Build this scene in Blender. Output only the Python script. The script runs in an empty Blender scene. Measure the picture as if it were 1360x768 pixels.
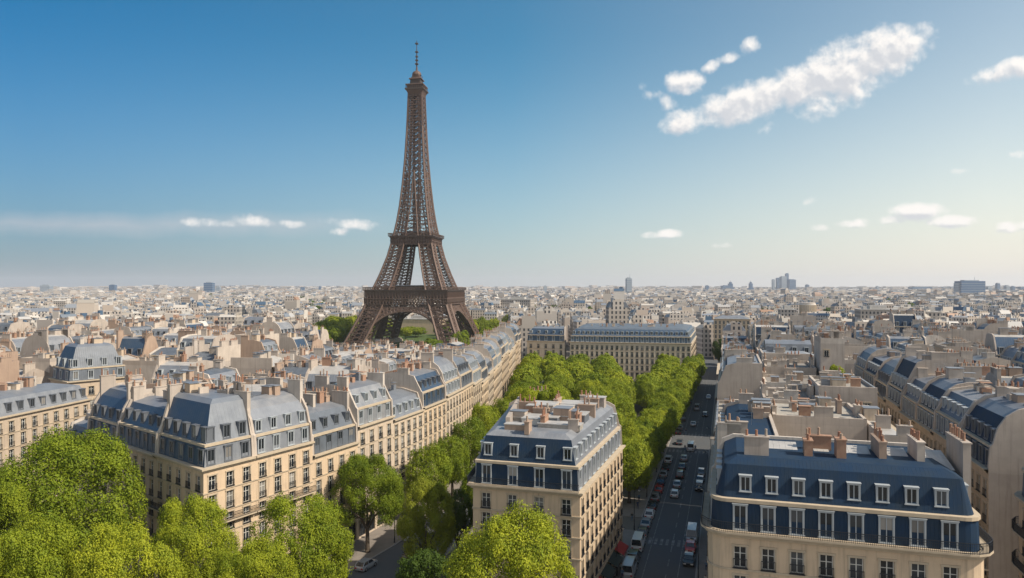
import bpy, bmesh, math, random
import numpy as np
from mathutils import Vector, Matrix, noise
R = math.radians
random.seed(7)
sc = bpy.context.scene
COL = sc.collection

# ------------------------------------------------------------------ camera, sky, sun, exposure
CH = 45.0                      # camera height
FP = 950.0                     # focal length in photo pixels (1360 wide)
cam = bpy.data.objects.new('camera', bpy.data.cameras.new('camera'))
COL.objects.link(cam)
cam.location = (0, 0, CH); cam.rotation_euler = (R(90), 0, 0)
cam.data.sensor_width = 36; cam.data.lens = 36*FP/1360
cam.data.clip_start = 0.5; cam.data.clip_end = 60000
sc.camera = cam

SUN_EL = 45.0
SUN_H = Vector((0.93, -0.37)).normalized()        # horizontal direction towards the sun
SUN_DIR = Vector((SUN_H.x*math.cos(R(SUN_EL)), SUN_H.y*math.cos(R(SUN_EL)), math.sin(R(SUN_EL))))
sun = bpy.data.objects.new('sun', bpy.data.lights.new('sun', 'SUN'))
COL.objects.link(sun)
sun.data.energy = 4.6; sun.data.angle = R(0.5); sun.data.color = (1.0, 0.87, 0.71)
sun.rotation_euler = SUN_DIR.to_track_quat('Z', 'Y').to_euler()
sun.location = (0, 0, 400)
sc.view_settings.view_transform = 'Standard'
try: sc.view_settings.look = 'None'
except Exception: pass
sc.view_settings.gamma = 1; sc.view_settings.exposure = 0.35
sc.view_settings.use_curve_mapping = False
sc.cycles.max_bounces = 6; sc.cycles.transparent_max_bounces = 6
sc.cycles.volume_bounces = 1
sc.cycles.use_denoising = True

def px(x, y, z=0.0):
    """ground/plane point seen at photo pixel x,y on the plane of height z"""
    Y = (CH-z)*FP/(y-385.0)
    return Vector(((x-680.0)/FP*Y, Y, z))
def pxY(x, Y): return (x-680.0)/FP*Y

# ------------------------------------------------------------------ node helpers
class NT:
    def __init__(s, tree): s.t = tree; s.n = tree.nodes; s.l = tree.links
    def new(s, typ, **kw):
        n = s.n.new(typ)
        for k, v in kw.items(): setattr(n, k, v)
        return n
    def put(s, sock, val):
        if val is None: return
        if isinstance(val, bpy.types.NodeSocket): s.l.new(val, sock)
        else: sock.default_value = val
    def m(s, op, a, b=None, c=None, clamp=False):
        n = s.new('ShaderNodeMath', operation=op, use_clamp=clamp)
        s.put(n.inputs[0], a); s.put(n.inputs[1], b); s.put(n.inputs[2], c)
        return n.outputs[0]
    def mix(s, f, a, b):
        n = s.new('ShaderNodeMix', data_type='RGBA')
        s.put(n.inputs['Factor'], f)
        s.put([i for i in n.inputs if i.name == 'A' and i.type == 'RGBA'][0], a)
        s.put([i for i in n.inputs if i.name == 'B' and i.type == 'RGBA'][0], b)
        return [o for o in n.outputs if o.type == 'RGBA'][0]
    def noise(s, vec, scale, detail=4, rough=.55, dim='3D'):
        n = s.new('ShaderNodeTexNoise', noise_dimensions=dim)
        s.put(n.inputs['Vector'], vec)
        n.inputs['Scale'].default_value = scale; n.inputs['Detail'].default_value = detail
        n.inputs['Roughness'].default_value = rough
        return n.outputs['Fac']
    def rng(s, v, a, b, c=0., d=1., smooth=False):
        n = s.new('ShaderNodeMapRange', interpolation_type='SMOOTHSTEP' if smooth else 'LINEAR')
        s.put(n.inputs[0], v)
        for i, x in enumerate((a, b, c, d)): s.put(n.inputs[i+1], x)
        return n.outputs[0]
    def xyz(s, vec):
        n = s.new('ShaderNodeSeparateXYZ'); s.put(n.inputs[0], vec); return n.outputs
    def comb(s, x, y, z):
        n = s.new('ShaderNodeCombineXYZ')
        for i, v in enumerate((x, y, z)): s.put(n.inputs[i], v)
        return n.outputs[0]

# ------------------------------------------------------------------ world
world = bpy.data.worlds.new('World'); sc.world = world; world.use_nodes = True
W = NT(world.node_tree); W.n.clear()
sky = W.new('ShaderNodeTexSky', sky_type='NISHITA')
sky.sun_disc = False; sky.sun_elevation = R(SUN_EL)
sky.sun_rotation = math.atan2(SUN_H.x, SUN_H.y)
sky.altitude = 0; sky.air_density = 1.0; sky.dust_density = 0.6; sky.ozone_density = 2.2
tc = W.new('ShaderNodeTexCoord')
d = W.xyz(tc.outputs['Generated'])
yy = W.m('MAXIMUM', d['Y'], 0.05)
cx = W.m('MULTIPLY', W.m('DIVIDE', d['X'], yy), FP)      # tangent of azimuth / elevation, in degrees-like units
cz = W.m('MULTIPLY', W.m('DIVIDE', d['Z'], yy), FP)
front = W.m('GREATER_THAN', d['Y'], 0.06)
def cloud_density(ox, oz):
    X = W.m('ADD', cx, ox); Z = W.m('ADD', cz, oz)
    P = W.comb(X, Z, 0.)
    big = W.noise(P, 0.016, 7, .55)
    fine = W.noise(P, 0.055, 5, .5)
    total = None
    # centre x,y (photo), half length, half height, tilt (deg, up to the right), strength
    C = [(1100,104,120,30,20,1.2),(1165,74,72,34,18,1.3),(1120,100,70,42,20,1.0),(1000,136,90,27,16,1.2),(950,150,40,16,14,.8),(1085,145,32,18,10,.7),(905,163,32,15,8,.9),(913,110,26,15,6,.9),(945,90,16,8,24,.8),(967,78,17,9,20,.8),(994,64,13,10,30,.5),
         (868,133,20,9,-25,.2),(1018,172,16,9,25,.62),(1345,94,60,16,14,.95),(1218,281,34,12,2,.95),(1138,298,30,8,2,.85),(1265,295,30,8,0,.85),
         (1180,293,28,6,8,.5),(1275,227,18,6,8,.55),(1352,302,28,7,4,.66),(880,312,28,6,2,.75),(1074,268,13,6,8,.52),(1088,303,14,5,0,.48),(960,327,14,4,0,.45),(1352,207,12,5,0,.45),
         (335,295,24,9,-6,.75),(285,297,34,5,-2,.35),(455,297,44,7,-7,.5),(395,299,40,4,0,.25),(447,308,16,6,0,.5)]
    for (x, y, a, b, t, s) in C:
        ca, sa = math.cos(R(t)), math.sin(R(t))
        dx = W.m('SUBTRACT', X, x-680.); dz = W.m('SUBTRACT', Z, 385.-y)
        u = W.m('DIVIDE', W.m('ADD', W.m('MULTIPLY', dx, ca), W.m('MULTIPLY', dz, sa)), a)
        v = W.m('DIVIDE', W.m('SUBTRACT', W.m('MULTIPLY', dz, ca), W.m('MULTIPLY', dx, sa)), b)
        r2 = W.m('ADD', W.m('MULTIPLY', u, u), W.m('MULTIPLY', v, v))
        e = W.m('MULTIPLY', W.m('SUBTRACT', 1.25, r2), s)
        total = e if total is None else W.m('MAXIMUM', total, e)
    total = W.m('MAXIMUM', total, -1.5)
    nz = W.m('ADD', W.m('MULTIPLY', W.m('SUBTRACT', big, .5), 3.4), W.m('MULTIPLY', W.m('SUBTRACT', fine, .5), 1.9))
    return W.m('ADD', total, nz)
d0 = cloud_density(0., 0.)
d1 = cloud_density(5., 9.)          # a step towards the sun, for the shaded side
mask = W.m('MULTIPLY', W.rng(d0, -.1, 1.25, 0, .97, True), front)
shade = W.rng(W.m('ADD', W.m('MULTIPLY', d1, .75), W.m('MULTIPLY', W.m('SUBTRACT', d1, d0), .9)), -.1, 1.5, 0, 1, True)
# the long thin veil on the left
vx = W.rng(cx, -120., -330., 0, 1, True)
vz = W.m('SUBTRACT', W.m('SUBTRACT', cz, 86.), W.m('MULTIPLY', W.m('SUBTRACT', W.noise(W.comb(cx, 0., 0.), .011, 4, .6), .5), 26.))
band = W.m('SUBTRACT', 1., W.m('ABSOLUTE', W.m('DIVIDE', vz, 19.)), clamp=True)
veil = W.m('MULTIPLY', W.m('MULTIPLY', W.m('MULTIPLY', band, vx), front), W.rng(W.noise(W.comb(cx, W.m('MULTIPLY', cz, 4.), 0.), .008, 5, .55), .25, .75, .3, .75))
# the high thin air towards the right is paler
ccol = W.mix(shade, (7.2, 6.9, 6.6, 1), (4.7, 4.8, 5.05, 1))
# summer haze in the lower sky; the side towards the sun is paler and warmer
side = W.rng(d['X'], -.55, .55, .0, 1.)
back = W.rng(d['Y'], .1, -.5, 0., 1., True)
tint = W.mix(W.rng(side, 0, .5), (.055,.49,.68,1), (.31,.76,.82,1))
tint = W.mix(W.rng(side, .5, 1.), tint, (1.35,1.20,.94,1))
skc = W.new('ShaderNodeMix', data_type='RGBA', blend_type='MULTIPLY'); skc.inputs['Factor'].default_value = 1
SA = [i for i in skc.inputs if i.name == 'A' and i.type == 'RGBA'][0]; SB = [i for i in skc.inputs if i.name == 'B' and i.type == 'RGBA'][0]
W.l.new(sky.outputs[0], SA); W.l.new(tint, SB); skc = [o for o in skc.outputs if o.type == 'RGBA'][0]
hz = W.m('POWER', W.rng(d['Z'], 0.0, .34, 1, 0), 1.7)
hcol = W.mix(side, (2.2, 2.2, 2.5, 1), (6.0, 5.65, 5.35, 1))
hf = W.m('MULTIPLY', hz, .86)
base = W.mix(hf, skc, hcol)
base = W.mix(W.m('MULTIPLY', back, W.rng(d['Z'], .9, .1, .25, .75)), base, (7.2, 6.7, 6.1, 1))  # pale warm sky added behind the camera to brighten the facing fronts
c1 = W.mix(W.m('MULTIPLY', veil, .7), base, (5.0, 4.6, 4.7, 1))
c2 = W.mix(mask, c1, ccol)
bg = W.new('ShaderNodeBackground'); W.l.new(c2, bg.inputs['Color']); bg.inputs['Strength'].default_value = 0.115
wo = W.new('ShaderNodeOutputWorld'); W.l.new(bg.outputs[0], wo.inputs['Surface'])

# ------------------------------------------------------------------ materials
def mat(name, col, rough=.8, metal=0., spec=.3, var=0., varcol=None, nscale=.6, objvar=None, bump=0., streak=None, emit=None, alpha=None):
    m = bpy.data.materials.new(name); m.use_nodes = True
    t = NT(m.node_tree); b = t.n['Principled BSDF']
    b.inputs['Roughness'].default_value = rough; b.inputs['Metallic'].default_value = metal
    b.inputs['Specular IOR Level'].default_value = spec
    c = (*col, 1)
    geo = t.new('ShaderNodeNewGeometry')
    if objvar:
        oi = t.new('ShaderNodeObjectInfo')
        r = t.new('ShaderNodeValToRGB'); r.color_ramp.interpolation = 'LINEAR'
        el = r.color_ramp.elements
        while len(el) < len(objvar): el.new(.5)
        for i, q in enumerate(objvar): el[i].position = i/(len(objvar)-1); el[i].color = (*q, 1)
        t.l.new(oi.outputs['Random'], r.inputs[0]); c = r.outputs[0]
    if var:
        n = t.noise(geo.outputs['Position'], nscale, 6, .6)
        n2 = t.noise(geo.outputs['Position'], nscale*9, 3, .6)
        f = t.m('MULTIPLY', t.m('ADD', t.rng(n, .35, .7), t.m('MULTIPLY', n2, .4)), var, clamp=True)
        c = t.mix(f, c, (*(varcol or tuple(x*.6 for x in col)), 1))
    if streak:
        p = t.xyz(geo.outputs['Position'])
        q = t.comb(t.m('MULTIPLY', p['X'], 2.2), t.m('MULTIPLY', p['Y'], 2.2), t.m('MULTIPLY', p['Z'], .12))
        n = t.noise(q, 1., 5, .65)
        c = t.mix(t.rng(n, .5, .8, 0, streak), c, (.10, .09, .08, 1))
    if isinstance(c, tuple): b.inputs['Base Color'].default_value = c
    else: t.l.new(c, b.inputs['Base Color'])
    if bump:
        bp = t.new('ShaderNodeBump'); bp.inputs['Strength'].default_value = bump; bp.inputs['Distance'].default_value = .05
        t.l.new(t.noise(geo.outputs['Position'], 4, 5), bp.inputs['Height']); t.l.new(bp.outputs[0], b.inputs['Normal'])
    return m
M = {}
M['stone'] = mat('limestone', (.5,.42,.31), .9, var=.4, varcol=(.36,.29,.22), objvar=[(.55,.44,.33),(.50,.42,.33),(.60,.51,.41),(.47,.39,.30)], streak=.45)
M['stone_pale'] = mat('pale_limestone', (.60,.53,.43), .9, var=.4, varcol=(.45,.39,.31), streak=.25)
M['stone_warm'] = mat('warm_limestone', (.60,.47,.33), .9, var=.35, varcol=(.42,.33,.24), streak=.5)
M['stone_trim'] = mat('stone_trim', (.50,.42,.31), .85, var=.45, varcol=(.3,.25,.19), nscale=1.2)
M['render'] = mat('wall_render', (.36,.32,.28), .95, var=.4, varcol=(.26,.225,.19), nscale=.35, objvar=[(.43,.375,.33),(.55,.485,.42),(.38,.335,.30),(.64,.59,.53)], streak=.45)
M['render_pink'] = mat('pink_render', (.40,.30,.23), .95, var=.4, varcol=(.28,.2,.16), nscale=.35, streak=.4)
def seamed(name, col, rough, metal, spec, seam, vary=.7, tint=None, objv=None):
    m = mat(name, col, rough, metal, spec, var=vary, varcol=tint or tuple(x*.62 for x in col), nscale=.5, objvar=objv)
    t = NT(m.node_tree); b = t.n['Principled BSDF']
    g = t.new('ShaderNodeNewGeometry')
    cr = t.new('ShaderNodeVectorMath', operation='CROSS_PRODUCT'); t.l.new(g.outputs['True Normal'], cr.inputs[0]); cr.inputs[1].default_value = (0, 0, 1)
    nm = t.new('ShaderNodeVectorMath', operation='NORMALIZE'); t.l.new(cr.outputs[0], nm.inputs[0])
    dt = t.new('ShaderNodeVectorMath', operation='DOT_PRODUCT'); t.l.new(nm.outputs[0], dt.inputs[0]); t.l.new(g.outputs['Position'], dt.inputs[1])
    fr = t.m('FRACT', t.m('DIVIDE', dt.outputs['Value'], seam))
    line = t.rng(t.m('ABSOLUTE', t.m('SUBTRACT', fr, .5)), .44, .5)
    bp = t.new('ShaderNodeBump'); bp.inputs['Strength'].default_value = .7; bp.inputs['Distance'].default_value = .04
    t.l.new(line, bp.inputs['Height']); t.l.new(bp.outputs[0], b.inputs['Normal'])
    return m
M['zinc'] = seamed('zinc_sheet', (.27,.30,.35), .45, .25, .4, .62, objv=[(.22,.25,.29),(.30,.315,.335),(.19,.22,.27),(.36,.36,.36)])
M['zinc_pale'] = seamed('pale_zinc', (.50,.49,.47), .5, .1, .4, .62)
M['slate'] = seamed('blue_slate', (.013,.036,.080), .65, 0, .1, .35, .7, (.026,.042,.062))
M['slate_blue'] = seamed('blue_zinc', (.035,.08,.15), .45, .35, .4, .62, .5, (.08,.11,.15), objv=[(.03,.075,.15),(.05,.095,.16),(.022,.06,.125)])
M['slate_grey'] = seamed('grey_slate', (.14,.165,.20), .5, .1, .5, .5)
M['glass'] = mat('window_glass', (.04,.05,.06), .1, 0, .6, objvar=[(.012,.016,.02),(.02,.026,.032),(.07,.08,.09),(.015,.02,.025),(.02,.025,.03),(.30,.29,.27)])
M['white'] = mat('white_painted_wood', (.62,.62,.58), .5, var=.2)
M['greyframe'] = mat('grey_painted_frame', (.38,.42,.45), .5, var=.2)
M['iron'] = mat('black_iron', (.03,.035,.045), .5, .4)
M['terracotta'] = mat('terracotta', (.42,.19,.10), .85, objvar=[(.33,.17,.11),(.24,.13,.09),(.36,.25,.18),(.32,.28,.24)])
M['brick'] = mat('old_brick', (.30,.17,.12), .9, var=.5, varcol=(.38,.27,.19), nscale=3)
M['lead'] = mat('lead', (.17,.19,.22), .5, .3, var=.4)
M['gravel'] = mat('roof_gravel', (.30,.285,.26), .95, var=.5, nscale=2, objvar=[(.32,.30,.27),(.24,.23,.22),(.40,.38,.34)])
M['asphalt'] = mat('asphalt', (.085,.095,.106), .85, var=.7, varcol=(.10,.103,.105), nscale=.18)
M['paving'] = mat('paving', (.24,.215,.19), .9, var=.5, varcol=(.16,.145,.13), nscale=.8)
M['kerb'] = mat('kerb_granite', (.30,.29,.28), .8, var=.3, nscale=3)
M['paint'] = mat('road_paint', (.30,.30,.30), .8, var=.9, varcol=(.09,.09,.095), nscale=1.2)
M['ground'] = mat('ground_soil', (.17,.15,.125), .95, var=.6, varcol=(.11,.105,.09), nscale=.02)
M['grass'] = mat('lawn_grass', (.07,.11,.025), .95, var=.5, nscale=.5)
M['bark'] = mat('bark', (.10,.08,.06), .95, var=.5, nscale=3)
M['tower'] = mat('tower_iron', (.13,.088,.072), .62, .1, .3, var=.3, nscale=.15)
M['tower_dark'] = mat('tower_deck', (.07,.055,.05), .7, .1, .3)
M['masonry'] = mat('masonry_foot', (.36,.31,.24), .9, var=.4)
M['tyre'] = mat('tyre', (.02,.02,.02), .9)
M['carglass'] = mat('car_glass', (.02,.025,.03), .06, 0, .9)
M['chrome'] = mat('silver_metal', (.5,.5,.5), .3, .8)
M['lamp_w'] = mat('headlamp_glass', (.7,.7,.68), .2)
M['lamp_r'] = mat('tail_lamp', (.35,.02,.02), .3)
for k, c in dict(black=(.012,.013,.016), white=(.62,.63,.64), silver=(.32,.34,.36), grey=(.09,.10,.11), red=(.42,.03,.02), navy=(.02,.035,.08)).items():
    m = mat('car_paint_'+k, c, .3, .1 if k != 'white' else 0, .5); m.node_tree.nodes['Principled BSDF'].inputs['Coat Weight'].default_value = .6; M['car_'+k] = m
M['awning_red'] = mat('red_awning_cloth', (.33,.035,.03), .9, var=.2)
M['awning_dark'] = mat('dark_awning_cloth', (.03,.045,.04), .9, var=.2)
M['skin'] = mat('skin', (.45,.28,.2), .6); M['hair'] = mat('hair', (.04,.025,.015), .8)
for k, c in dict(c1=(.03,.04,.09), c2=(.5,.5,.48), c3=(.35,.05,.04), c4=(.05,.05,.05), c5=(.12,.2,.3), c6=(.42,.3,.15)).items(): M['cloth_'+k] = mat('cloth_'+k, c, .9)
M['tower_glass'] = mat('high_rise_glass', (.025,.085,.19), .35, 0, .4)
M['tower_pale'] = mat('high_rise_panel', (.26,.31,.36), .7)

def leafmat(name, a, b, c):
    m = bpy.data.materials.new(name); m.use_nodes = True
    t = NT(m.node_tree); t.n.clear()
    g = t.new('ShaderNodeNewGeometry'); oi = t.new('ShaderNodeObjectInfo')
    n = t.noise(g.outputs['Position'], .55, 3)
    c1 = t.mix(t.rng(n, .38, .62), (*a, 1), (*b, 1))
    c2 = t.mix(t.m('MULTIPLY', g.outputs['Random Per Island'], .45), c1, (*c, 1))
    h = t.new('ShaderNodeHueSaturation'); t.l.new(c2, h.inputs['Color'])
    t.l.new(t.rng(oi.outputs['Random'], 0, 1, .485, .515), h.inputs['Hue'])
    t.l.new(t.rng(oi.outputs['Random'], 0, 1, 1.32, .76), h.inputs['Value'])
    p = t.new('ShaderNodeBsdfPrincipled'); t.l.new(h.outputs[0], p.inputs['Base Color'])
    p.inputs['Roughness'].default_value = .6; p.inputs['Specular IOR Level'].default_value = .18
    tr = t.new('ShaderNodeBsdfTranslucent'); t.l.new(h.outputs[0], tr.inputs['Color'])
    mx = t.new('ShaderNodeMixShader'); mx.inputs[0].default_value = .27
    t.l.new(p.outputs[0], mx.inputs[1]); t.l.new(tr.outputs[0], mx.inputs[2])
    o = t.new('ShaderNodeOutputMaterial'); t.l.new(mx.outputs[0], o.inputs['Surface'])
    return m
M['leaf'] = leafmat('leaves', (.225,.285,.016), (.11,.175,.012), (.35,.37,.03))
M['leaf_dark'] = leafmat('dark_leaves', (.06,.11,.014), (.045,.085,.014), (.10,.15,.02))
M['leaf_olive'] = leafmat('olive_leaves', (.27,.30,.022), (.17,.21,.016), (.38,.38,.05))

# far city: one material for walls (windows in the pattern), one for roofs
def farwall():
    m = bpy.data.materials.new('far_walls'); m.use_nodes = True
    t = NT(m.node_tree); b = t.n['Principled BSDF']; b.inputs['Roughness'].default_value = .9; b.inputs['Specular IOR Level'].default_value = .1
    g = t.new('ShaderNodeNewGeometry')
    r = t.new('ShaderNodeValToRGB'); el = r.color_ramp.elements
    pal = [(.47,.41,.35),(.56,.52,.47),(.36,.33,.30),(.64,.61,.57),(.42,.36,.31),(.53,.50,.47)]
    while len(el) < len(pal): el.new(.5)
    for i, q in enumerate(pal): el[i].position = i/(len(pal)-1); el[i].color = (*q, 1)
    t.l.new(g.outputs['Random Per Island'], r.inputs[0])
    cr = t.new('ShaderNodeVectorMath', operation='CROSS_PRODUCT'); t.l.new(g.outputs['True Normal'], cr.inputs[0]); cr.inputs[1].default_value = (0, 0, 1)
    dt = t.new('ShaderNodeVectorMath', operation='DOT_PRODUCT'); t.l.new(cr.outputs[0], dt.inputs[0]); t.l.new(g.outputs['Position'], dt.inputs[1])
    p = t.xyz(g.outputs['Position']); nn = t.xyz(g.outputs['True Normal'])
    fx = t.m('FRACT', t.m('DIVIDE', dt.outputs['Value'], 2.7)); fz = t.m('FRACT', t.m('DIVIDE', p['Z'], 3.1))
    w = t.m('MULTIPLY', t.m('LESS_THAN', t.m('ABSOLUTE', t.m('SUBTRACT', fx, .5)), .21), t.m('LESS_THAN', t.m('ABSOLUTE', t.m('SUBTRACT', fz, .5)), .3))
    w = t.m('MULTIPLY', w, t.m('LESS_THAN', t.m('ABSOLUTE', nn['Z']), .3))
    w = t.m('MULTIPLY', w, t.m('GREATER_THAN', t.m('FRACT', t.m('MULTIPLY', g.outputs['Random Per Island'], 7.3)), .35))
    t.l.new(t.mix(w, r.outputs[0], (.05,.055,.065,1)), b.inputs['Base Color'])
    return m
def farroof():
    m = bpy.data.materials.new('far_roofs'); m.use_nodes = True
    t = NT(m.node_tree); b = t.n['Principled BSDF']; b.inputs['Roughness'].default_value = .55; b.inputs['Specular IOR Level'].default_value = .3
    g = t.new('ShaderNodeNewGeometry')
    r = t.new('ShaderNodeValToRGB'); r.color_ramp.interpolation = 'CONSTANT'; el = r.color_ramp.elements
    pal = [(.26,.29,.33),(.12,.14,.17),(.40,.40,.40),(.20,.23,.28),(.31,.20,.14),(.48,.46,.43),(.06,.11,.18),(.33,.31,.28),(.16,.19,.23),(.55,.54,.51)]
    while len(el) < len(pal): el.new(.5)
    for i, q in enumerate(pal): el[i].position = i/len(pal); el[i].color = (*q, 1)
    t.l.new(g.outputs['Random Per Island'], r.inputs[0]); t.l.new(r.outputs[0], b.inputs['Base Color'])
    return m
M['farwall'] = farwall(); M['farroof'] = farroof()

# ------------------------------------------------------------------ mesh builder
class MB:
    def __init__(s): s.v = []; s.f = []; s.m = []
    def face(s, pts, mi=0):
        n = len(s.v); s.v.extend([tuple(p) for p in pts]); s.f.append(list(range(n, n+len(pts)))); s.m.append(mi)
    def box(s, x0, y0, z0, x1, y1, z1, mi=0, bottom=True):
        n = len(s.v)
        s.v += [(x0,y0,z0),(x1,y0,z0),(x1,y1,z0),(x0,y1,z0),(x0,y0,z1),(x1,y0,z1),(x1,y1,z1),(x0,y1,z1)]
        F = [(4,5,6,7),(0,1,5,4),(1,2,6,5),(2,3,7,6),(3,0,4,7)] + ([(3,2,1,0)] if bottom else [])
        for f in F: s.f.append([n+i for i in f]); s.m.append(mi)
    def prism(s, poly, z0, z1, mi=0, top=True, bottom=False):
        n = len(s.v); k = len(poly)
        s.v += [(p[0], p[1], z0) for p in poly] + [(p[0], p[1], z1) for p in poly]
        for i in range(k): s.f.append([n+i, n+(i+1)%k, n+k+(i+1)%k, n+k+i]); s.m.append(mi)
        if top: s.f.append([n+k+i for i in range(k)]); s.m.append(mi)
        if bottom: s.f.append([n+k-1-i for i in range(k)]); s.m.append(mi)
    def beam(s, a, b, w, mi=0, w2=None):
        a = Vector(a); b = Vector(b); d = b-a
        if d.length < 1e-6: return
        d.normalize(); u = d.cross(Vector((0, 0, 1)))
        if u.length < .05: u = d.cross(Vector((1, 0, 0)))
        u.normalize(); v = d.cross(u); h = w/2; g = (w2 if w2 is not None else w)/2
        n = len(s.v)
        for P, r in ((a, h), (b, g)):
            for (i, j) in ((-1,-1),(1,-1),(1,1),(-1,1)): s.v.append(tuple(P+u*i*r+v*j*r))
        for f in ((0,1,2,3),(7,6,5,4),(0,4,5,1),(1,5,6,2),(2,6,7,3),(3,7,4,0)): s.f.append([n+i for i in f]); s.m.append(mi)
    def tube(s, a, b, r0, r1, k=7, mi=0, cap=True):
        a = Vector(a); b = Vector(b); d = (b-a).normalized(); u = d.cross(Vector((0, 0, 1)))
        if u.length < .05: u = d.cross(Vector((1, 0, 0)))
        u.normalize(); v = d.cross(u); n = len(s.v)
        for P, r in ((a, r0), (b, r1)):
            for i in range(k):
                t = 2*math.pi*i/k; s.v.append(tuple(P+u*math.cos(t)*r+v*math.sin(t)*r))
        for i in range(k): s.f.append([n+i, n+k+i, n+k+(i+1)%k, n+(i+1)%k]); s.m.append(mi)
        if cap: s.f.append([n+k+i for i in range(k)][::-1]); s.m.append(mi); s.f.append([n+i for i in range(k)]); s.m.append(mi)
    def mesh(s, name, mats, smooth=False):
        me = bpy.data.meshes.new(name); me.from_pydata(s.v, [], s.f)
        for m in mats: me.materials.append(M[m] if isinstance(m, str) else m)
        if len(mats) > 1: me.polygons.foreach_set('material_index', s.m)
        if smooth: me.polygons.foreach_set('use_smooth', [True]*len(s.f))
        me.update(); return me
    def obj(s, name, mats, parent=None, **kw):
        if not s.f: return None
        if isinstance(mats, str): mats = [mats]
        return link(name, s.mesh(name, mats, kw.get('smooth', False)), parent)
def link(name, data, parent=None, loc=None, rz=0., scale=None):
    o = bpy.data.objects.new(name, data); COL.objects.link(o)
    if parent is not None: o.parent = parent
    if loc is not None: o.location = loc
    if rz: o.rotation_euler = (0, 0, rz)
    if scale is not None: o.scale = scale
    return o
THINGS = []
def tag(o, label, cat, group=None):
    o['label'] = label; o['category'] = cat
    if group: o['group'] = group
    THINGS.append(o); return o
def thing(name, label, cat, loc=(0,0,0), rz=0., group=None):
    return tag(link(name, None, None, loc, rz), label, cat, group)
def struct(o, kind='structure'): o['kind'] = kind; return o
def copy_tree(o, parent=None):
    c = o.copy(); COL.objects.link(c)
    if parent is not None: c.parent = parent
    for ch in KIDS.get(o.name, []): copy_tree(ch, c)
    return c
KIDS = {}
def kids_index(root, kids): KIDS[root.name] = kids

# avenue frame
UD = Vector((.287, .958)).normalized(); VD = Vector((UD.y, -UD.x))
def uv(u, v): return UD*u + VD*v
HAZE = 6.5e-5

# ------------------------------------------------------------------ building kit
def ring(P, offs):
    n = len(P); out = []
    L = []
    for i in range(n):
        a, b = P[i], P[(i+1)%n]; d = (b-a).normalized(); inn = Vector((-d.y, d.x))
        L.append((a+inn*offs[i], d))
    for i in range(n):
        (p, d), (q, e) = L[i-1], L[i]
        den = d.x*e.y-d.y*e.x
        if abs(den) < 1e-5: out.append(q.copy()); continue
        t = ((q.x-p.x)*e.y-(q.y-p.y)*e.x)/den
        out.append(p+d*t)
    return out
_wm = {}
def window_meshes(w, h, det, style='white', rail=True):
    """frame, pane and railing with the origin at the sill centre; x along the wall, y inwards"""
    k = (round(w, 2), round(h, 2), det, style, rail)
    if k in _wm: return _wm[k]
    fm = {'white': 'white', 'grey': 'greyframe', 'dark': 'iron'}[style]
    f = MB(); t = .09
    f.box(-w/2, 0, 0, -w/2+t, .08, h); f.box(w/2-t, 0, 0, w/2, .08, h)
    f.box(-w/2+t, 0, h-t, w/2-t, .08, h); f.box(-w/2+t, 0, 0, w/2-t, .08, t)
    if w < 2: f.box(-.045, 0, t, .045, .07, h-t)
    else:
        for i in range(1, 4): f.box(-w/2+w*i/4-.04, 0, t, -w/2+w*i/4+.04, .07, h-t)
    if h > 1.7:
        for s in (-1, 1): f.box(min(s*.05, s*(w/2-t)), .01, h*.66-.03, max(s*.05, s*(w/2-t)), .06, h*.66+.03)
    su = MB(); y0s, y1s = -.265, -.2
    for (x0, x1, z0_, z1_) in ((-w/2-.17, -w/2-.01, -.05, h+.02), (w/2+.01, w/2+.17, -.05, h+.02), (-w/2-.22, w/2+.22, h+.02, h+.22)): su.box(x0, y0s-(.05 if z0_ > 0 else 0), z0_, x1, y1s, z1_)
    p = MB(); p.face([(-w/2+.02,.05,.02),(w/2-.02,.05,.02),(w/2-.02,.05,h-.02),(-w/2+.02,.05,h-.02)])
    r = MB()
    if rail:
        y0 = -.34
        r.box(-w/2-.06, y0, .85, w/2+.06, y0+.05, .92); r.box(-w/2-.06, y0, .08, w/2+.06, y0+.04, .12)
        nb = 9 if det == 2 else 5
        for i in range(nb+1):
            x = -w/2-.04+(w+.08)*i/nb; r.box(x-.014, y0+.01, .12, x+.014, y0+.04, .85)
        r.box(-w/2-.12, -.38, -.08, w/2+.12, -.22, .03)
    if det == 2:
        n = len(f.v); f.v += su.v; f.f += [[i+n for i in q] for q in su.f]; f.m += [1]*len(su.f)
        res = (f.mesh('window', [fm, 'stone_trim']), p.mesh('pane', ['glass']), r.mesh('railing', ['iron']) if rail else None)
    else:
        g = MB()
        for src, mi in ((f, 0), (p, 1), (r, 2), (su, 3)):
            n = len(g.v); g.v += src.v; g.f += [[i+n for i in q] for q in src.f]; g.m += [mi]*len(src.f)
        res = (g.mesh('window', [fm, 'glass', 'iron', 'stone_trim']), None, None)
    _wm[k] = res; return res
_dm = {}
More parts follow.
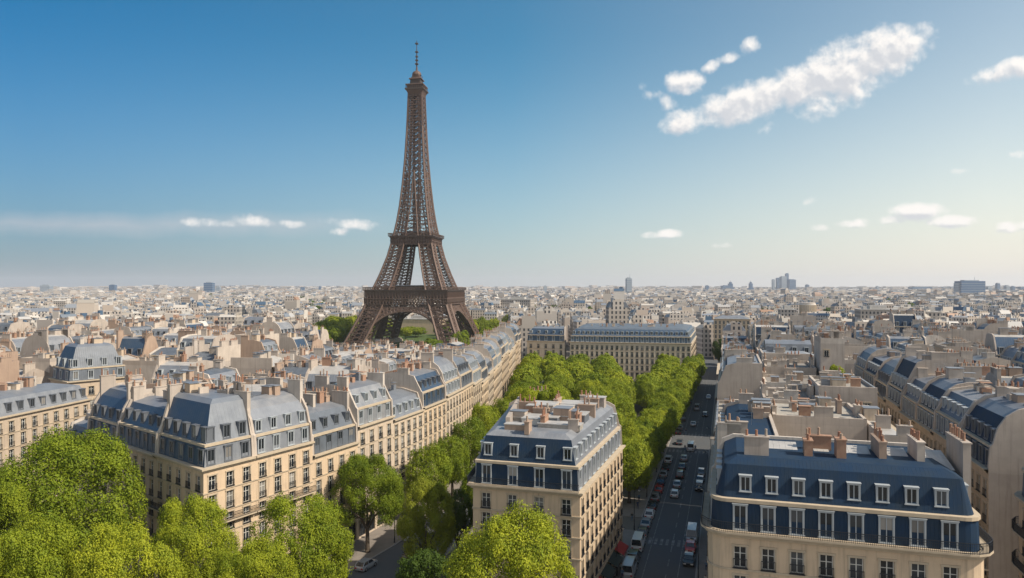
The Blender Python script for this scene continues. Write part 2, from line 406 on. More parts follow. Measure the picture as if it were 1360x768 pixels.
def dormer_meshes(w, h, depth, det, style):
    k = (round(w, 2), round(h, 2), round(depth, 1), det, style)
    if k in _dm: return _dm[k]
    cm = {'white': 'white', 'zinc': 'greyframe', 'stone': 'stone_trim', 'lead': 'lead'}[style]
    c = MB(); t = .12
    c.box(-w/2-t, 0, 0, -w/2, depth, h); c.box(w/2, 0, 0, w/2+t, depth, h)
    c.box(-w/2-t-.02, -.02, h, w/2+t+.02, depth+.1, h+.16)
    c.box(-w/2-t-.08, -.10, h+.162, w/2+t+.08, depth+.2, h+.22)
    c.box(-w/2-t-.05, -.07, -.1, w/2+t+.05, depth*.4, -.002)
    c.box(-w/2, .06, 0, -w/2+.07, .13, h); c.box(w/2-.07, .06, 0, w/2, .13, h); c.box(-.04, .06, 0, .04, .12, h)
    c.box(-w/2+.07, .06, 0, -.04, .12, .07); c.box(.04, .06, 0, w/2-.07, .12, .07)
    p = MB(); p.face([(-w/2,.11,0),(w/2,.11,0),(w/2,.11,h),(-w/2,.11,h)])
    if det == 2: res = (c.mesh('dormer_window', [cm]), p.mesh('pane', ['glass']))
    else:
        n = len(c.v); c.v += p.v; c.f += [[i+n for i in q] for q in p.f]; c.m = [0]*(len(c.f)-1)+[1]
        res = (c.mesh('dormer_window', [cm, 'glass']), None)
    _dm[k] = res; return res
_pots = []
def pot_mesh():
    if not _pots:
        for (h, r) in ((.75, .15), (.95, .13), (.6, .17)):
            b = MB(); b.tube((0,0,0), (0,0,h*.8), r, r*.8, 8); b.tube((0,0,h*.8), (0,0,h), r*.95, r*.9, 8); _pots.append(b.mesh('chimney_pot', ['terracotta']))
    return random.choice(_pots)
def chimney(parent, c, d, L, z0, z1, det, m='render', w=.65):
    """a long thin stack with pots, along direction d"""
    n = Vector((-d.y, d.x)); b = MB()
    q = [c-d*L/2-n*w/2, c+d*L/2-n*w/2, c+d*L/2+n*w/2, c-d*L/2+n*w/2]
    b.prism(q, z0, z1)
    q2 = [c-d*(L/2+.08)-n*(w/2+.08), c+d*(L/2+.08)-n*(w/2+.08), c+d*(L/2+.08)+n*(w/2+.08), c-d*(L/2+.08)+n*(w/2+.08)]
    b.prism(q2, z1, z1+.14, 0, True, True)
    k = max(2, int(L/.62)); spots = [c+d*(-L/2+.25+(L-.5)*i/max(1, k-1)) for i in range(k)]
    if det < 2:
        for s in spots:
            if random.random() < .3: continue
            hh = random.uniform(.45, .95); b.tube((s.x, s.y, z1+.14), (s.x, s.y, z1+.14+hh), .15, .12, 6, 1)
        return b.obj('chimney_stack', [m, 'terracotta'], parent)
    o = b.obj('chimney_stack', [m], parent)
    for s in spots:
        if random.random() < .1: continue
        link('chimney_pot', pot_mesh(), o, (s.x, s.y, z1+.14), random.random()*6, (1, 1, random.uniform(.8, 1.3)))
    return o

PROF = {
 'two':    dict(p=[(.30,.12),(.42,3.0),(.75,3.3),(2.5,6.5),(5.6,7.1)], band=2.98, rows=[(.32,2.35,1.15,.30),(4.0,1.4,.9,1.2)], top=4),
 'tall':   dict(p=[(.30,.12),(.60,2.9),(.85,3.15),(2.0,5.9),(3.2,8.4),(4.4,9.0)], band=2.88, rows=[(.4,2.0,1.1,.45),(3.5,1.8,1.05,1.1)], top=5),
 'curved': dict(p=[(.25,.12),(.50,2.8),(.8,3.1),(1.35,5.2),(2.3,6.7),(3.7,7.7),(5.4,8.1)], band=2.78, rows=[(.35,2.05,1.1,.45),(3.45,1.6,1.0,.9)], top=6),
 'single': dict(p=[(.30,.12),(1.5,3.4),(5.2,4.3)], band=None, rows=[(.8,1.6,1.0,1.0)], top=2),
 'low':    dict(p=[(.10,.10),(5.4,1.9)], band=None, rows=[], top=1),
 'flat':   dict(p=[(.02,.10),(.04,.75),(.35,.76),(.36,.25)], band=None, rows=[], top=9),
}
def building(name, label, P, hc, street, prof='two', walls='stone', roof='slate', top='zinc', det=1, group=None, cat='apartment building',
             bays=None, winstyle='white', dorm='zinc', balcony=None, floors=None, maxoff=None, party='render', stacks=True, wfloors=99, party_top=None, faces=None, lit_roof=None, rnd=None, sparse=False, arch=False, bay_w=3.0, rails=True, clutter=True):
    """P: CCW footprint, street: per edge True for a facade, False for a blank party wall. faces: per edge, put windows"""
    P = [Vector(p) for p in P]; n = len(P)
    faces = faces or street
    cen = sum(P, Vector((0, 0)))/n
    root = thing(name, label, cat, (cen.x, cen.y, 0), 0, group)
    Q = [p-cen for p in P]
    pr = PROF[prof]; prof_p = pr['p']
    # room for the slopes
    wid = 1e9
    for i in range(n):
        d = (Q[(i+1)%n]-Q[i]).normalized(); nn = Vector((-d.y, d.x))
        wid = min(wid, max((q-Q[i]).dot(nn) for q in Q))
    opp = [any(True for j in range(n) if False) for i in range(n)]
    sdist = min([max((q-Q[i]).dot(Vector((-(Q[(i+1)%n]-Q[i]).normalized().y, (Q[(i+1)%n]-Q[i]).normalized().x))) for q in Q) for i in range(n) if street[i]] or [wid])
    mo = maxoff or (sdist/2-.35)
    sc_ = min(1., mo/prof_p[-1][0]) if prof != 'flat' else 1.
    pts = [(o if o < 1 else 1+(o-1)*max(.05, (mo-1)/(prof_p[-1][0]-1)) if sc_ < 1 else o, z) for o, z in prof_p]
    # ---- walls
    wb = MB(); gf = 4.3
    nf = floors or max(3, int(round((hc-gf-.5)/3.15)))
    fh = (hc-gf-.45)/nf
    wins = []
    for i in range(n):
        a, b = Q[i], Q[(i+1)%n]; L = (b-a).length; d = (b-a)/L if L > 0 else Vector((1, 0)); out = Vector((d.y, -d.x))
        sp = sparse and not street[i] and out.y < -.25 and L > 4 and random.random() < .7
        if not (street[i] and faces[i] or sp) or L < 2.2:
            wb.face([(a.x,a.y,0),(b.x,b.y,0),(b.x,b.y,hc),(a.x,a.y,hc)], 0 if street[i] else 1); continue
        nb = bays[i] if bays and bays[i] else max(1, int(round(L/bay_w)))
        ops = []
        for fl in range(nf+1):
            for k in range(nb):
                c = L*(k+.5)/nb
                if fl == 0:
                    w = min(2.3, L/nb*.72) if det == 2 else 1.5; za, zb = .35, 3.5
                    kind = 'shop'
                else:
                    w = 1.22; z = gf+fh*(fl-1); za = z+.24; zb = za+min(2.4, fh-.62); kind = 'win'
                    if fl == nf: zb = za+min(2.1, fh-.75)
                    if sp: w = .9; za += .3; zb = za+1.35
                if sp and (fl < nf-3 or random.random() < .66): continue
                ops.append((c-w/2, c+w/2, za, zb, kind, fl))
        xs = sorted({0., L} | {round(o[0], 4) for o in ops} | {round(o[1], 4) for o in ops})
        zs = sorted({0., hc} | {round(o[2], 4) for o in ops} | {round(o[3], 4) for o in ops})
        rv = .24
        for zi in range(len(zs)-1):
            zm = (zs[zi]+zs[zi+1])/2
            row = [o for o in ops if o[2] < zm < o[3]]
            if not row:
                wb.face([(a.x,a.y,zs[zi]),(b.x,b.y,zs[zi]),(b.x,b.y,zs[zi+1]),(a.x,a.y,zs[zi+1])], 1 if sp else 0); continue
            x = 0.
            for o in sorted(row)+[(L, L, 0, 0, '', 0)]:
                if o[0]-x > 1e-3:
                    s, e = a+d*x, a+d*o[0]
                    wb.face([(s.x,s.y,zs[zi]),(e.x,e.y,zs[zi]),(e.x,e.y,zs[zi+1]),(s.x,s.y,zs[zi+1])], 1 if sp else 0)
                x = o[1]
        for (x0, x1, za, zb, kind, fl) in ops:
            s, e = a+d*x0, a+d*x1; si, ei = s-out*rv, e-out*rv
            wb.face([(s.x,s.y,za),(si.x,si.y,za),(si.x,si.y,zb),(s.x,s.y,zb)][::-1]); wb.face([(e.x,e.y,za),(ei.x,ei.y,za),(ei.x,ei.y,zb),(e.x,e.y,zb)])
            wb.face([(s.x,s.y,za),(e.x,e.y,za),(ei.x,ei.y,za),(si.x,si.y,za)]); wb.face([(s.x,s.y,zb),(si.x,si.y,zb),(ei.x,ei.y,zb),(e.x,e.y,zb)])
            if fl > nf-wfloors or wfloors >= 99: 
                wins.append((i, (s+e)/2-out*(rv-.03), math.atan2(d.y, d.x), x1-x0, zb-za, za, kind, fl))
            else:
                wb.face([(si.x,si.y,za),(ei.x,ei.y,za),(ei.x,ei.y,zb),(si.x,si.y,zb)], 2)
    wb.obj('wall', [walls, party, 'glass'], root)
    # ---- cornice and string courses
    runs = {}; rid = [0]*n; cur = 0
    for i in range(n):
        if i and not (street[i] and street[i-1]): cur += 1
        rid[i] = cur
    if street[0] and street[-1]: rid = [0 if r == rid[-1] else r for r in rid]
    for i in range(n): runs.setdefault(rid[i], MB())
    def course(z0, z1, o_out):
        so = [(-o_out if s else .0) for s in street]; si = [(.25 if s else .0) for s in street]
        A, B = ring(Q, so), ring(Q, si)
        for i in range(n):
            if not street[i]: continue
            j = (i+1)%n
            cb = runs[rid[i]]; cb.face([(*A[i], z0), (*A[j], z0), (*A[j], z1), (*A[i], z1)])
            cb.face([(*A[i], z1), (*A[j], z1), (*B[j], z1), (*B[i], z1)])
            cb.face([(*B[i], z0), (*B[j], z0), (*A[j], z0), (*A[i], z0)])
    course(hc-.35, hc-.12, .28); course(hc-.12, hc+.14, .5 if prof != 'flat' else .15)
    if det >= 1:
        for fl in range(nf): course(gf+fh*fl-.02, gf+fh*fl+.16, .12 if fl else .2)
    if pr['band']:
        zz = hc+pr['band']; o_ = -(pts[1][0]-.18)
        A = ring(Q, [(-o_ if s else .0) for s in street]); B = ring(Q, [((-o_+.6) if s else .0) for s in street])
        for i in range(n):
            if not street[i]: continue
            j = (i+1)%n
            cb = runs[rid[i]]; cb.face([(*A[i], zz), (*A[j], zz), (*A[j], zz+.34), (*A[i], zz+.34)]); cb.face([(*A[i], zz+.34), (*A[j], zz+.34), (*B[j], zz+.36), (*B[i], zz+.36)])
            cb.face([(*B[i], zz), (*B[j], zz), (*A[j], zz), (*A[i], zz)])
    for cb in runs.values(): cb.obj('cornice', ['stone_trim'], root)
    # ---- roof
    def roof_ring(o):
        if rnd and o > rnd[2]-.1:
            R_ = ring([Vector(p)-cen for p in rnd[0]], [(o if s else .22) for s in rnd[3]]); return [R_[k] for k in rnd[1]]
        return ring(Q, [(o if s else .22) for s in street])
    RG = [roof_ring(o) for o, z in pts]
    Z = [hc+z for o, z in pts]
    rb, tb = MB(), MB(); lit_roof = lit_roof or {}  # edges towards the sun take a paler material, sunlight put into the roof colour
    for k in range(len(RG)-1):
        steep = (pts[k+1][1]-pts[k][1]) > .75*(pts[k+1][0]-pts[k][0])
        tgt = rb if steep else tb
        for i in range(n):
            j = (i+1)%n
            if not street[i] and prof != 'flat':
                rb.face([(*RG[k][i], Z[k]), (*RG[k][j], Z[k]), (*RG[k+1][j], Z[k+1]), (*RG[k+1][i], Z[k+1])]); continue
            tgt.face([(*RG[k][i], Z[k]), (*RG[k][j], Z[k]), (*RG[k+1][j], Z[k+1]), (*RG[k+1][i], Z[k+1])], 1 if (steep and i in lit_roof) else 0)
    lastr = [p for i, p in enumerate(RG[-1]) if (p-RG[-1][i-1]).length > 1e-4]
    tb.face([(*p, Z[-1]) for p in lastr], 1 if prof == 'flat' else 0)
    tb.face([(*p, hc+.02) for p in Q], 0)
    rb.obj('mansard_roof' if prof not in ('flat', 'low') else 'parapet', [walls if prof == 'flat' else roof, list(lit_roof.values())[0] if lit_roof else roof], root)
    tb.obj('top_roof', [top, 'gravel'], root)
    # ---- dormers / attic windows
    def off_at(z):
        for (o0, z0), (o1, z1) in zip(pts, pts[1:]):
            if z0 <= z <= z1: return o0+(o1-o0)*(z-z0)/max(1e-6, z1-z0)
        return pts[-1][0]
    for (zb, h, w, dep) in pr['rows']:
        o0 = off_at(zb)
        for i in range(n):
            if not street[i] or not faces[i]: continue
            a, b = Q[i], Q[(i+1)%n]; L = (b-a).length; d = (b-a)/L; out = Vector((d.y, -d.x))
            if L < 3: continue
            nb = bays[i] if bays and bays[i] else max(1, int(round(L/bay_w)))
            ml = .9 if not street[i-1] else o0+.9; mr = .9 if not street[(i+1)%n] else o0+.9
            for k in range(nb):
                t = L*(k+.5)/nb
                if L*.5/nb < ml or L*.5/nb < mr: a0_, a1_ = max(ml, L*.5/nb), min(L-mr, L-L*.5/nb); t = a0_+(a1_-a0_)*k/max(1, nb-1)
                q = a+d*t-out*(o0-.06)
                me, pm = dormer_meshes(w, h, dep, det, dorm)
                o = link('dormer_window', me, root, (q.x, q.y, hc+zb), math.atan2(d.y, d.x))
                if pm: link('pane', pm, o)
    # ---- windows
    for (i, q, rz, w, h, z, kind, fl) in wins:
        fm, pm, rm = window_meshes(w, h, det, winstyle if kind == 'win' else 'dark', rail=(kind == 'win' and rails))
        nm = 'window' if kind == 'win' else 'shop_window'
        o = link(nm, fm, root, (q.x, q.y, z), rz)
        if pm: link('pane', pm, o)
        if rm: link('railing', rm, o)
    # ---- balcony with railing
    for (zb, edges) in (balcony or []):
        bb = MB(); ib = MB(); so = [(-.75 if (s and i in edges) else -.02) for i, s in enumerate(street)]
        si = [(-.68 if (s and i in edges) else -.02) for i, s in enumerate(street)]
        A = ring(Q, so); A2 = ring(Q, si)
        for i in edges:
            j = (i+1)%n
            c = [A[i], A[j], Q[j], Q[i]]
            bb.prism(c, zb-.18, zb, 0, True, True)
            L = (A2[j]-A2[i]).length
            ib.beam((*A2[i], zb+.98), (*A2[j], zb+.98), .06); ib.beam((*A2[i], zb+.1), (*A2[j], zb+.1), .04); ib.beam((*A2[i], zb+.75), (*A2[j], zb+.75), .03)
            nb = int(L/.16)
            for k in range(nb+1):
                p = A2[i].lerp(A2[j], k/max(1, nb)); ib.beam((*p, zb), (*p, zb+.98), .03)
        bo = bb.obj('balcony', ['stone_trim'], root)
        ib.obj('railing', ['iron'], bo)
    # ---- party walls and chimney stacks
    for i in range(n):
        if street[i]: continue
        a, b = Q[i], Q[(i+1)%n]; L = (b-a).length; d = (b-a)/L; out = Vector((d.y, -d.x))
        j = (i+1)%n
        pb = MB()
        prof_pts = [(max(0., (RG[k][i]-a).dot(d)-.3), Z[k]+.32) for k in range(len(RG))] + [(min(L, (RG[k][j]-a).dot(d)+.3), Z[k]+.32) for k in reversed(range(len(RG)))]
        if prof == 'flat': prof_pts = [(0, Z[1]+.1), (L, Z[1]+.1)]
        if party_top: prof_pts = [(0, hc+party_top), (L, hc+party_top)]
        out_pts = [(prof_pts[0][0], hc-.3)] + prof_pts + [(prof_pts[-1][0], hc-.3)]
        th0, th1 = .004, -.42
        k0 = len(pb.v); m_ = len(out_pts)
        for th in (th0, th1):
            for (t, z) in out_pts: p = a+d*t+out*th; pb.v.append((p.x, p.y, z))
        pb.f.append(list(range(k0, k0+m_))[::-1]); pb.m.append(0)
        pb.f.append(list(range(k0+m_, k0+2*m_))); pb.m.append(0)
        for q in range(m_): pb.f.append([k0+q, k0+(q+1)%m_, k0+m_+(q+1)%m_, k0+m_+q]); pb.m.append(0)
        pb.obj('party_wall', [party], root)
        if stacks:
            for _ in range(random.choice((0, 1, 1, 2)) if det < 2 else 2):
                t = L*random.uniform(.25, .75) if det < 2 else L*(.30 if _ == 0 else .7)
                LL = min(random.uniform(1.6, 3.6), L*.35)
                c = a+d*t-out*.34
                zt = max(z for _t, z in prof_pts)
                chimney(root, c, d, LL, hc, zt+random.uniform(.7, 1.6), det, party)
    # ---- things on the roof
    if clutter and prof != 'x':
        T = RG[-1]; c0 = sum(T, Vector((0, 0)))/len(T); zt = Z[-1]
        rad = min((p-c0).length for p in T)
        e = max(range(n), key=lambda q: (Q[(q+1)%n]-Q[q]).length); dd = (Q[(e+1)%n]-Q[e]).normalized(); n2 = Vector((-dd.y, dd.x))
        half = max(abs((p-c0).dot(dd)) for p in T); half = half if half > 15 else min(half, 9.)
        hw = max(.3, max(abs((p-c0).dot(n2)) for p in T))
        for _ in range(random.randint(4, 8) + (7 if prof == 'flat' else 0) + (int(half*1.1) if half > 15 else 0)):
            s = random.uniform(-.8, .8)*half; t_ = random.uniform(-.65, .65)*hw
            c = c0+dd*s+n2*t_; k = random.random(); ang = math.atan2(dd.y, dd.x)
            if k < .3:
                b = MB(); w = random.uniform(.5, 1.3); l = random.uniform(.6, 1.8); b.box(-w/2, -l/2, -.3, w/2, l/2, random.uniform(.5, 1.5)); b.box(-w/2-.08, -l/2-.08, 1.5, w/2+.08, l/2+.08, 1.6)
                o = b.obj('roof_vent', [random.choice(['render', 'brick', 'render', 'zinc'])], root)
            elif k < .5:
                b = MB(); b.box(-.6, -.45, -.25, .6, .45, .16); b.box(-.5, -.35, .162, .5, .35, .18, 1); o = b.obj('skylight', ['lead', 'glass'], root)
            elif k < .66:
                b = MB(); h = random.uniform(1.8, 3.2); b.beam((0,0,-.3), (0,0,h), .05)
                for q in range(4): b.beam((-.5+q*.05, 0, h-.15*q), (.5-q*.05, 0, h-.15*q), .03)
                o = b.obj('antenna', ['chrome'], root)
            elif k < .85:
                b = MB(); w = random.uniform(.9, 2.2); l = random.uniform(1.2, 2.6); h = random.uniform(.7, 2.0)
                b.box(-w/2, -l/2, -.3, w/2, l/2, h); b.box(-w/2-.12, -l/2-.12, h, w/2+.12, l/2+.12, h+.1, 1)
                o = b.obj('roof_cabin', [random.choice(['render', 'render_pink', 'stone']), 'zinc'], root)
            else:
                chimney(root, c, n2 if random.random() < .7 else dd, random.uniform(.9, 2.2), zt-.3, zt+random.uniform(.8, 2.0), min(det, 1), random.choice(['render', 'brick', 'render_pink'])); continue
            if o: o.location = (c.x, c.y, zt); o.rotation_euler = (0, 0, ang)
    return root

# ------------------------------------------------------------------ trees
def crown_mesh(name, nleaf, leaf, seed, leafm, lobes=26, core=0.):
    """unit crown (radius 1, centre 0): many small leaf sprays spread over and inside uneven lobes"""
    rs = np.random.RandomState(seed)
    L = []
    for i in range(lobes):
        t = rs.uniform(0, 2*math.pi); z = rs.uniform(-.72, .95); r = math.sqrt(max(0, 1-z*z))
        q_ = rs.uniform(.16, .40) if lobes > 30 else rs.uniform(.22, .42); k = 1.0-q_*rs.uniform(.72, 1.15)
        L.append((r*math.cos(t)*k, r*math.sin(t)*k, z*k*1.02, q_))
    L += [(0, 0, .05, .6)]
    if core: L[-1] = (0, 0, -.02, .86)
    L = np.array(L)
    w = L[:, 3]**2
    if core: w[-1] *= core
    w /= w.sum()
    idx = rs.choice(len(L), nleaf, p=w)
    v = rs.normal(size=(nleaf, 3)); cd = L[idx, :3]/np.maximum(.15, np.linalg.norm(L[idx, :3], axis=1))[:, None]; v += cd*.75; v[:, 2] += .1; v /= np.linalg.norm(v, axis=1)[:, None]
    # second level: leaf sprays gather in tufts on every lobe
    NT_ = 13; tuf = rs.normal(size=(len(L), NT_, 3)); cdl = L[:, :3]/np.maximum(.15, np.linalg.norm(L[:, :3], axis=1))[:, None]
    tuf += cdl[:, None]*1.1; tuf /= np.linalg.norm(tuf, axis=2)[:, :, None]
    tw = rs.uniform(.72, 1.08, (len(L), NT_))
    ti = rs.randint(0, NT_, nleaf); td = tuf[idx, ti]
    vv = rs.normal(size=(nleaf, 3)); vv /= np.linalg.norm(vv, axis=1)[:, None]
    loose = rs.rand(nleaf) < .2
    v2 = td*tw[idx, ti][:, None]*.86+vv*(.34*(1-np.abs(rs.normal(0, .18, nleaf))))[:, None]
    big_ = (idx == len(L)-1) & (core > 0); loose = loose | big_
    v = np.where(loose[:, None], v, v2); vl = np.linalg.norm(v, axis=1)[:, None]
    nv = np.where(loose[:, None], v, vv*.75+td*.45); nv /= np.maximum(1e-3, np.linalg.norm(nv, axis=1))[:, None]
    rad = np.where(loose, 1-np.abs(rs.normal(0, .28, nleaf)), 1.0); rad = np.where(big_, 1-np.abs(rs.normal(0, .06, nleaf)), rad)
    bump = 1+.10*np.sin(v[:, 0]*9+idx)*np.sin(v[:, 1]*8+idx*2)
    c = L[idx, :3]+v*(L[idx, 3]*rad*bump)[:, None]
    # leaf spray quads
    nrm = nv*1.1+rs.normal(0, .45, (nleaf, 3)); nrm[:, 2] += .2; nrm /= np.linalg.norm(nrm, axis=1)[:, None]
    t = np.cross(nrm, rs.normal(size=(nleaf, 3))); t /= np.linalg.norm(t, axis=1)[:, None]
    b = np.cross(nrm, t)
    s = leaf*rs.uniform(.55, 1.3, nleaf)[:, None]
    a = .6
    V = np.stack([c-t*s-b*s*a*.3, c-b*s*a+t*s*.1, c+t*s+nrm*s*.2, c+b*s*a-t*s*.15], 1).reshape(-1, 3)
    me = bpy.data.meshes.new(name)
    me.vertices.add(len(V)); me.vertices.foreach_set('co', V.astype(np.float32).ravel())
    me.loops.add(len(V)); me.loops.foreach_set('vertex_index', np.arange(len(V), dtype=np.int32))
    me.polygons.add(nleaf); me.polygons.foreach_set('loop_start', np.arange(0, len(V), 4, dtype=np.int32))
    me.polygons.foreach_set('loop_total', np.full(nleaf, 4, dtype=np.int32))
    me.polygons.foreach_set('use_smooth', np.zeros(nleaf, dtype=bool)); me.materials.append(M[leafm]); me.update(); me.validate(); return me
def trunk_mesh(seed, n=5):
    """unit: height 1 = trunk to mid crown; limbs spread into the crown (radius about .5)"""
    rs = random.Random(seed); b = MB()
    b.tube((0,0,0), (0,0,.06), .052, .04, 9); b.tube((0,0,.06), (.01,.005,.42), .04, .03, 9, cap=False)
    for i in range(n):
        t = 2*math.pi*(i+rs.uniform(-.3, .3))/n; r = rs.uniform(.2, .34); z = rs.uniform(.72, .95)
        m_ = (math.cos(t)*r*.45, math.sin(t)*r*.45, .42+(z-.42)*.6); e = (math.cos(t)*r, math.sin(t)*r, z)
        b.tube((.01,.005,.40), m_, .024, .016, 6, cap=False); b.tube(m_, e, .016, .006, 6)
        e2 = (math.cos(t+.7)*r*1.1, math.sin(t+.7)*r*1.1, z-.08); b.tube(m_, e2, .011, .004, 5)
    b.tube((.01,.005,.42), (.0,.0,1.0), .026, .008, 6)
    return b.mesh('trunk', ['bark'], True)
CR = {('near', i): crown_mesh('crown', 90000, .0155, 11+i, 'leaf', 64) for i in range(3)}
CR.update({('mid', i): crown_mesh('crown', 26000, .027, 31+i, 'leaf', 40, 4.) for i in range(4)})
CR.update({('far', i): crown_mesh('crown', 7000, .055, 51+i, 'leaf', 22, 2.5) for i in range(3)})
CR.update({('dark', 0): crown_mesh('crown', 26000, .029, 71, 'leaf_dark', 36), ('olive', 0): crown_mesh('crown', 70000, .0175, 81, 'leaf_olive', 50)})
CR[('bright', 0)] = CR[('near', 1)]
TR = [trunk_mesh(i, 4+i % 3) for i in range(4)]
ntree = [0]
def tree(x, y, top, w, kind, label, group='plane trees along the avenues', base=None):
    """top = height of the crown top, w = crown width"""
    ntree[0] += 1; k = ntree[0]
    o = thing('plane_tree', label, 'tree', (x, y, 0), 0, group)
    cb = base if base is not None else max(top*.16, top-w*1.4)
    hgt = top-cb; zc = cb+hgt/2
    opts = [q for q in CR if q[0] == kind]; me = CR[opts[k % len(opts)]]
    link('crown', me, o, (0, 0, zc), k*2.399, (w/2*.98, w/2*.98, hgt/2*1.0))
    link('trunk', TR[k % 4], o, (0, 0, 0), k*1.1, (zc*1.0 if w > 6 else zc*.8, zc*1.0 if w > 6 else zc*.8, zc))
    return o

# ------------------------------------------------------------------ the iron tower
def iron_tower(x, y, rz, S):
    root = thing('iron_lattice_tower', 'tall brown wrought iron lattice tower with arched base above the roofs', 'tower', (x, y, 0), rz)
    def interp(tab, h):
        for (h0, v0), (h1, v1) in zip(tab, tab[1:]):
            if h <= h1: return v0+(v1-v0)*(h-h0)/(h1-h0)
        return tab[-1][1]
    OUT = [(0,62),(20,53),(40,44.5),(57,38.5),(75,31.5),(95,25),(115,20.5),(130,17.4),(150,14.6),(175,12.1),(200,10.2),(230,8.6),(276,7.0)]
    INN = [(0,42),(20,34),(40,26),(57,20.5),(75,15.5),(95,10.6),(115,7.0),(150,3.3),(185,.4),(276,.2)]
    o_ = lambda h: interp(OUT, h)*S; i_ = lambda h: interp(INN, h)*S
    def leg(sx, sy):
        b = MB()
        def pt(h, kx, ky):  # kx,ky in {0 inner,1 outer}
            return Vector((sx*(o_(h) if kx else i_(h)), sy*(o_(h) if ky else i_(h)), h*S))
        hs = [0, 8, 16, 24, 32, 40, 48, 57] + [57+58*k/9 for k in range(1, 10)]
        for h0, h1 in zip(hs, hs[1:]):
            thick = 1.9*S if h1 <= 57.5 else 1.5*S
            for (kx, ky) in ((0,0),(0,1),(1,0),(1,1)):
                b.beam(pt(h0, kx, ky), pt(h1, kx, ky), thick)
            for (p, q) in (((0,0),(1,0)), ((0,1),(1,1)), ((0,0),(0,1)), ((1,0),(1,1))):
                A0, B0, A1, B1 = pt(h0, *p), pt(h0, *q), pt(h1, *p), pt(h1, *q)
                t = .62*S
                b.beam(A0, B1, t); b.beam(B0, A1, t); b.beam(A1, B1, 1.1*S)
                # fine secondary lattice
                Am, Bm = A0.lerp(A1, .5), B0.lerp(B1, .5); Tm, Dm = A1.lerp(B1, .5), A0.lerp(B0, .5)
                b.beam(Am, Tm, .36*S); b.beam(Tm, Bm, .36*S); b.beam(Bm, Dm, .36*S); b.beam(Dm, Am, .36*S); b.beam(Am, Bm, .4*S)
                for f in (.33, .66): b.beam(A0.lerp(B0, f), A1.lerp(B1, f), .3*S)
        b.obj('leg', ['tower'], root)
    for sx in (-1, 1):
        for sy in (-1, 1):
            leg(sx, sy)
            b = MB(); c = 49.5*S
            b.box(sx*c-15*S, sy*c-15*S, 0, sx*c+15*S, sy*c+15*S, 2.5*S); b.box(sx*c-13.4*S, sy*c-13.4*S, 2.5*S, sx*c+13.4*S, sy*c+13.4*S, 4.2*S)
            b.obj('masonry_foot', ['masonry'], root)
    # arches between the legs, on each leaning face
    for k in range(4):
        b = MB(); ca, sa = math.cos(k*math.pi/2), math.sin(k*math.pi/2)
        def P(t, z, dep=0.):
            yy_ = -(interp(OUT, z)-1.0-dep)*S
            X, Y = t*S, yy_
            return Vector((X*ca-Y*sa, X*sa+Y*ca, z*S))
        N = 36; outer, inner = [], []
        for i in range(N+1):
            a = math.pi*i/N
            inner.append((-41.5*math.cos(a), 2+36.5*math.sin(a))); outer.append((-45.0*math.cos(a), 2+40.2*math.sin(a)))
        for dep in (0., 5.):
            for i in range(N):
                b.beam(P(*inner[i], dep), P(*inner[i+1], dep), 1.5*S); b.beam(P(*outer[i], dep), P(*outer[i+1], dep), 1.1*S)
                b.beam(P(*inner[i], dep), P(*outer[i], dep), .6*S); b.beam(P(*inner[i], dep), P(*outer[i+1], dep), .5*S); b.beam(P(*inner[i+1], dep), P(*outer[i], dep), .5*S)
        for i in range(N):
            b.face([P(*inner[i], 0), P(*inner[i+1], 0), P(*inner[i+1], 5), P(*inner[i], 5)])
        # spandrel lattice up to the belt
        for i in range(3, N-2):
            t, z = outer[i]
            if z < 43.5 and abs(t) < interp(INN, z)+6:
                b.beam(P(t, z), P(t, 45.5), .7*S)
                t2, z2 = outer[i+1]; b.beam(P(t, z), P(t2, 45.5), .45*S); b.beam(P(t2, z2), P(t, 45.5), .45*S)
        for z in (39, 42.5): 
            xs = [q[0] for q in outer if q[1] < z]
            xe = max([q for q in xs if q < 0] or [-30])
            b.beam(P(-interp(INN, z)-4, z), P(xe, z), .6*S); b.beam(P(interp(INN, z)+4, z), P(-xe, z), .6*S)
        b.obj('arch', ['tower'], root)
    def deck(name, z0, z1, w0, w1, wg, gal, hole, nfr):
        b = MB()
        def rbox(w, z0, z1, wi=None, mi=0):
            wi = wi if wi is not None else w-2.2
            for (x0, y0, x1, y1) in ((-w,-w,w,-wi), (-w,wi,w,w), (-w,-wi,-wi,wi), (wi,-wi,w,wi)):
                b.box(x0*S, y0*S, z0*S, x1*S, y1*S, z1*S, mi)
        rbox(w0, z0, z0+1.0); 
        zt = z1
        h = z1-z0
        # frieze of small arches between two chords
        zs_ = z0+1.0 if nfr < 20 else z0+8
        rbox(w0-.6, zs_, z1-1.2, w0-1.2, 0)
        if nfr > 20:
            for i in range(n_ := nfr*1):
                t0_, t1_ = -w0+2*w0*i/n_, -w0+2*w0*(i+1)/n_
                for s in (-1, 1):
                    for (za_, zb_) in ((z0+1, z0+8), (z0+8, z0+1)):
                        b.beam((t0_*S, s*w0*S, za_*S), (t1_*S, s*w0*S, zb_*S), .45*S); b.beam((s*w0*S, t0_*S, za_*S), (s*w0*S, t1_*S, zb_*S), .45*S)
        n = nfr
        for i in range(n+1):
            t = -w0+2*w0*i/n
            for s in (-1, 1):
                b.box((t-.35)*S, (s*w0-.35)*S, (z0+1)*S, (t+.35)*S, (s*w0+.35)*S, (z1-1.2)*S)
                b.box((s*w0-.35)*S, (t-.35)*S, (z0+1)*S, (s*w0+.35)*S, (t+.35)*S, (z1-1.2)*S)
        rbox(w0+.5, z0+h*.42, z0+h*.42+.7, w0-1.5)
        rbox(w1, z1-1.2, z1, w1-3)
        rbox(wg, z1, z1+.8, hole, 1)
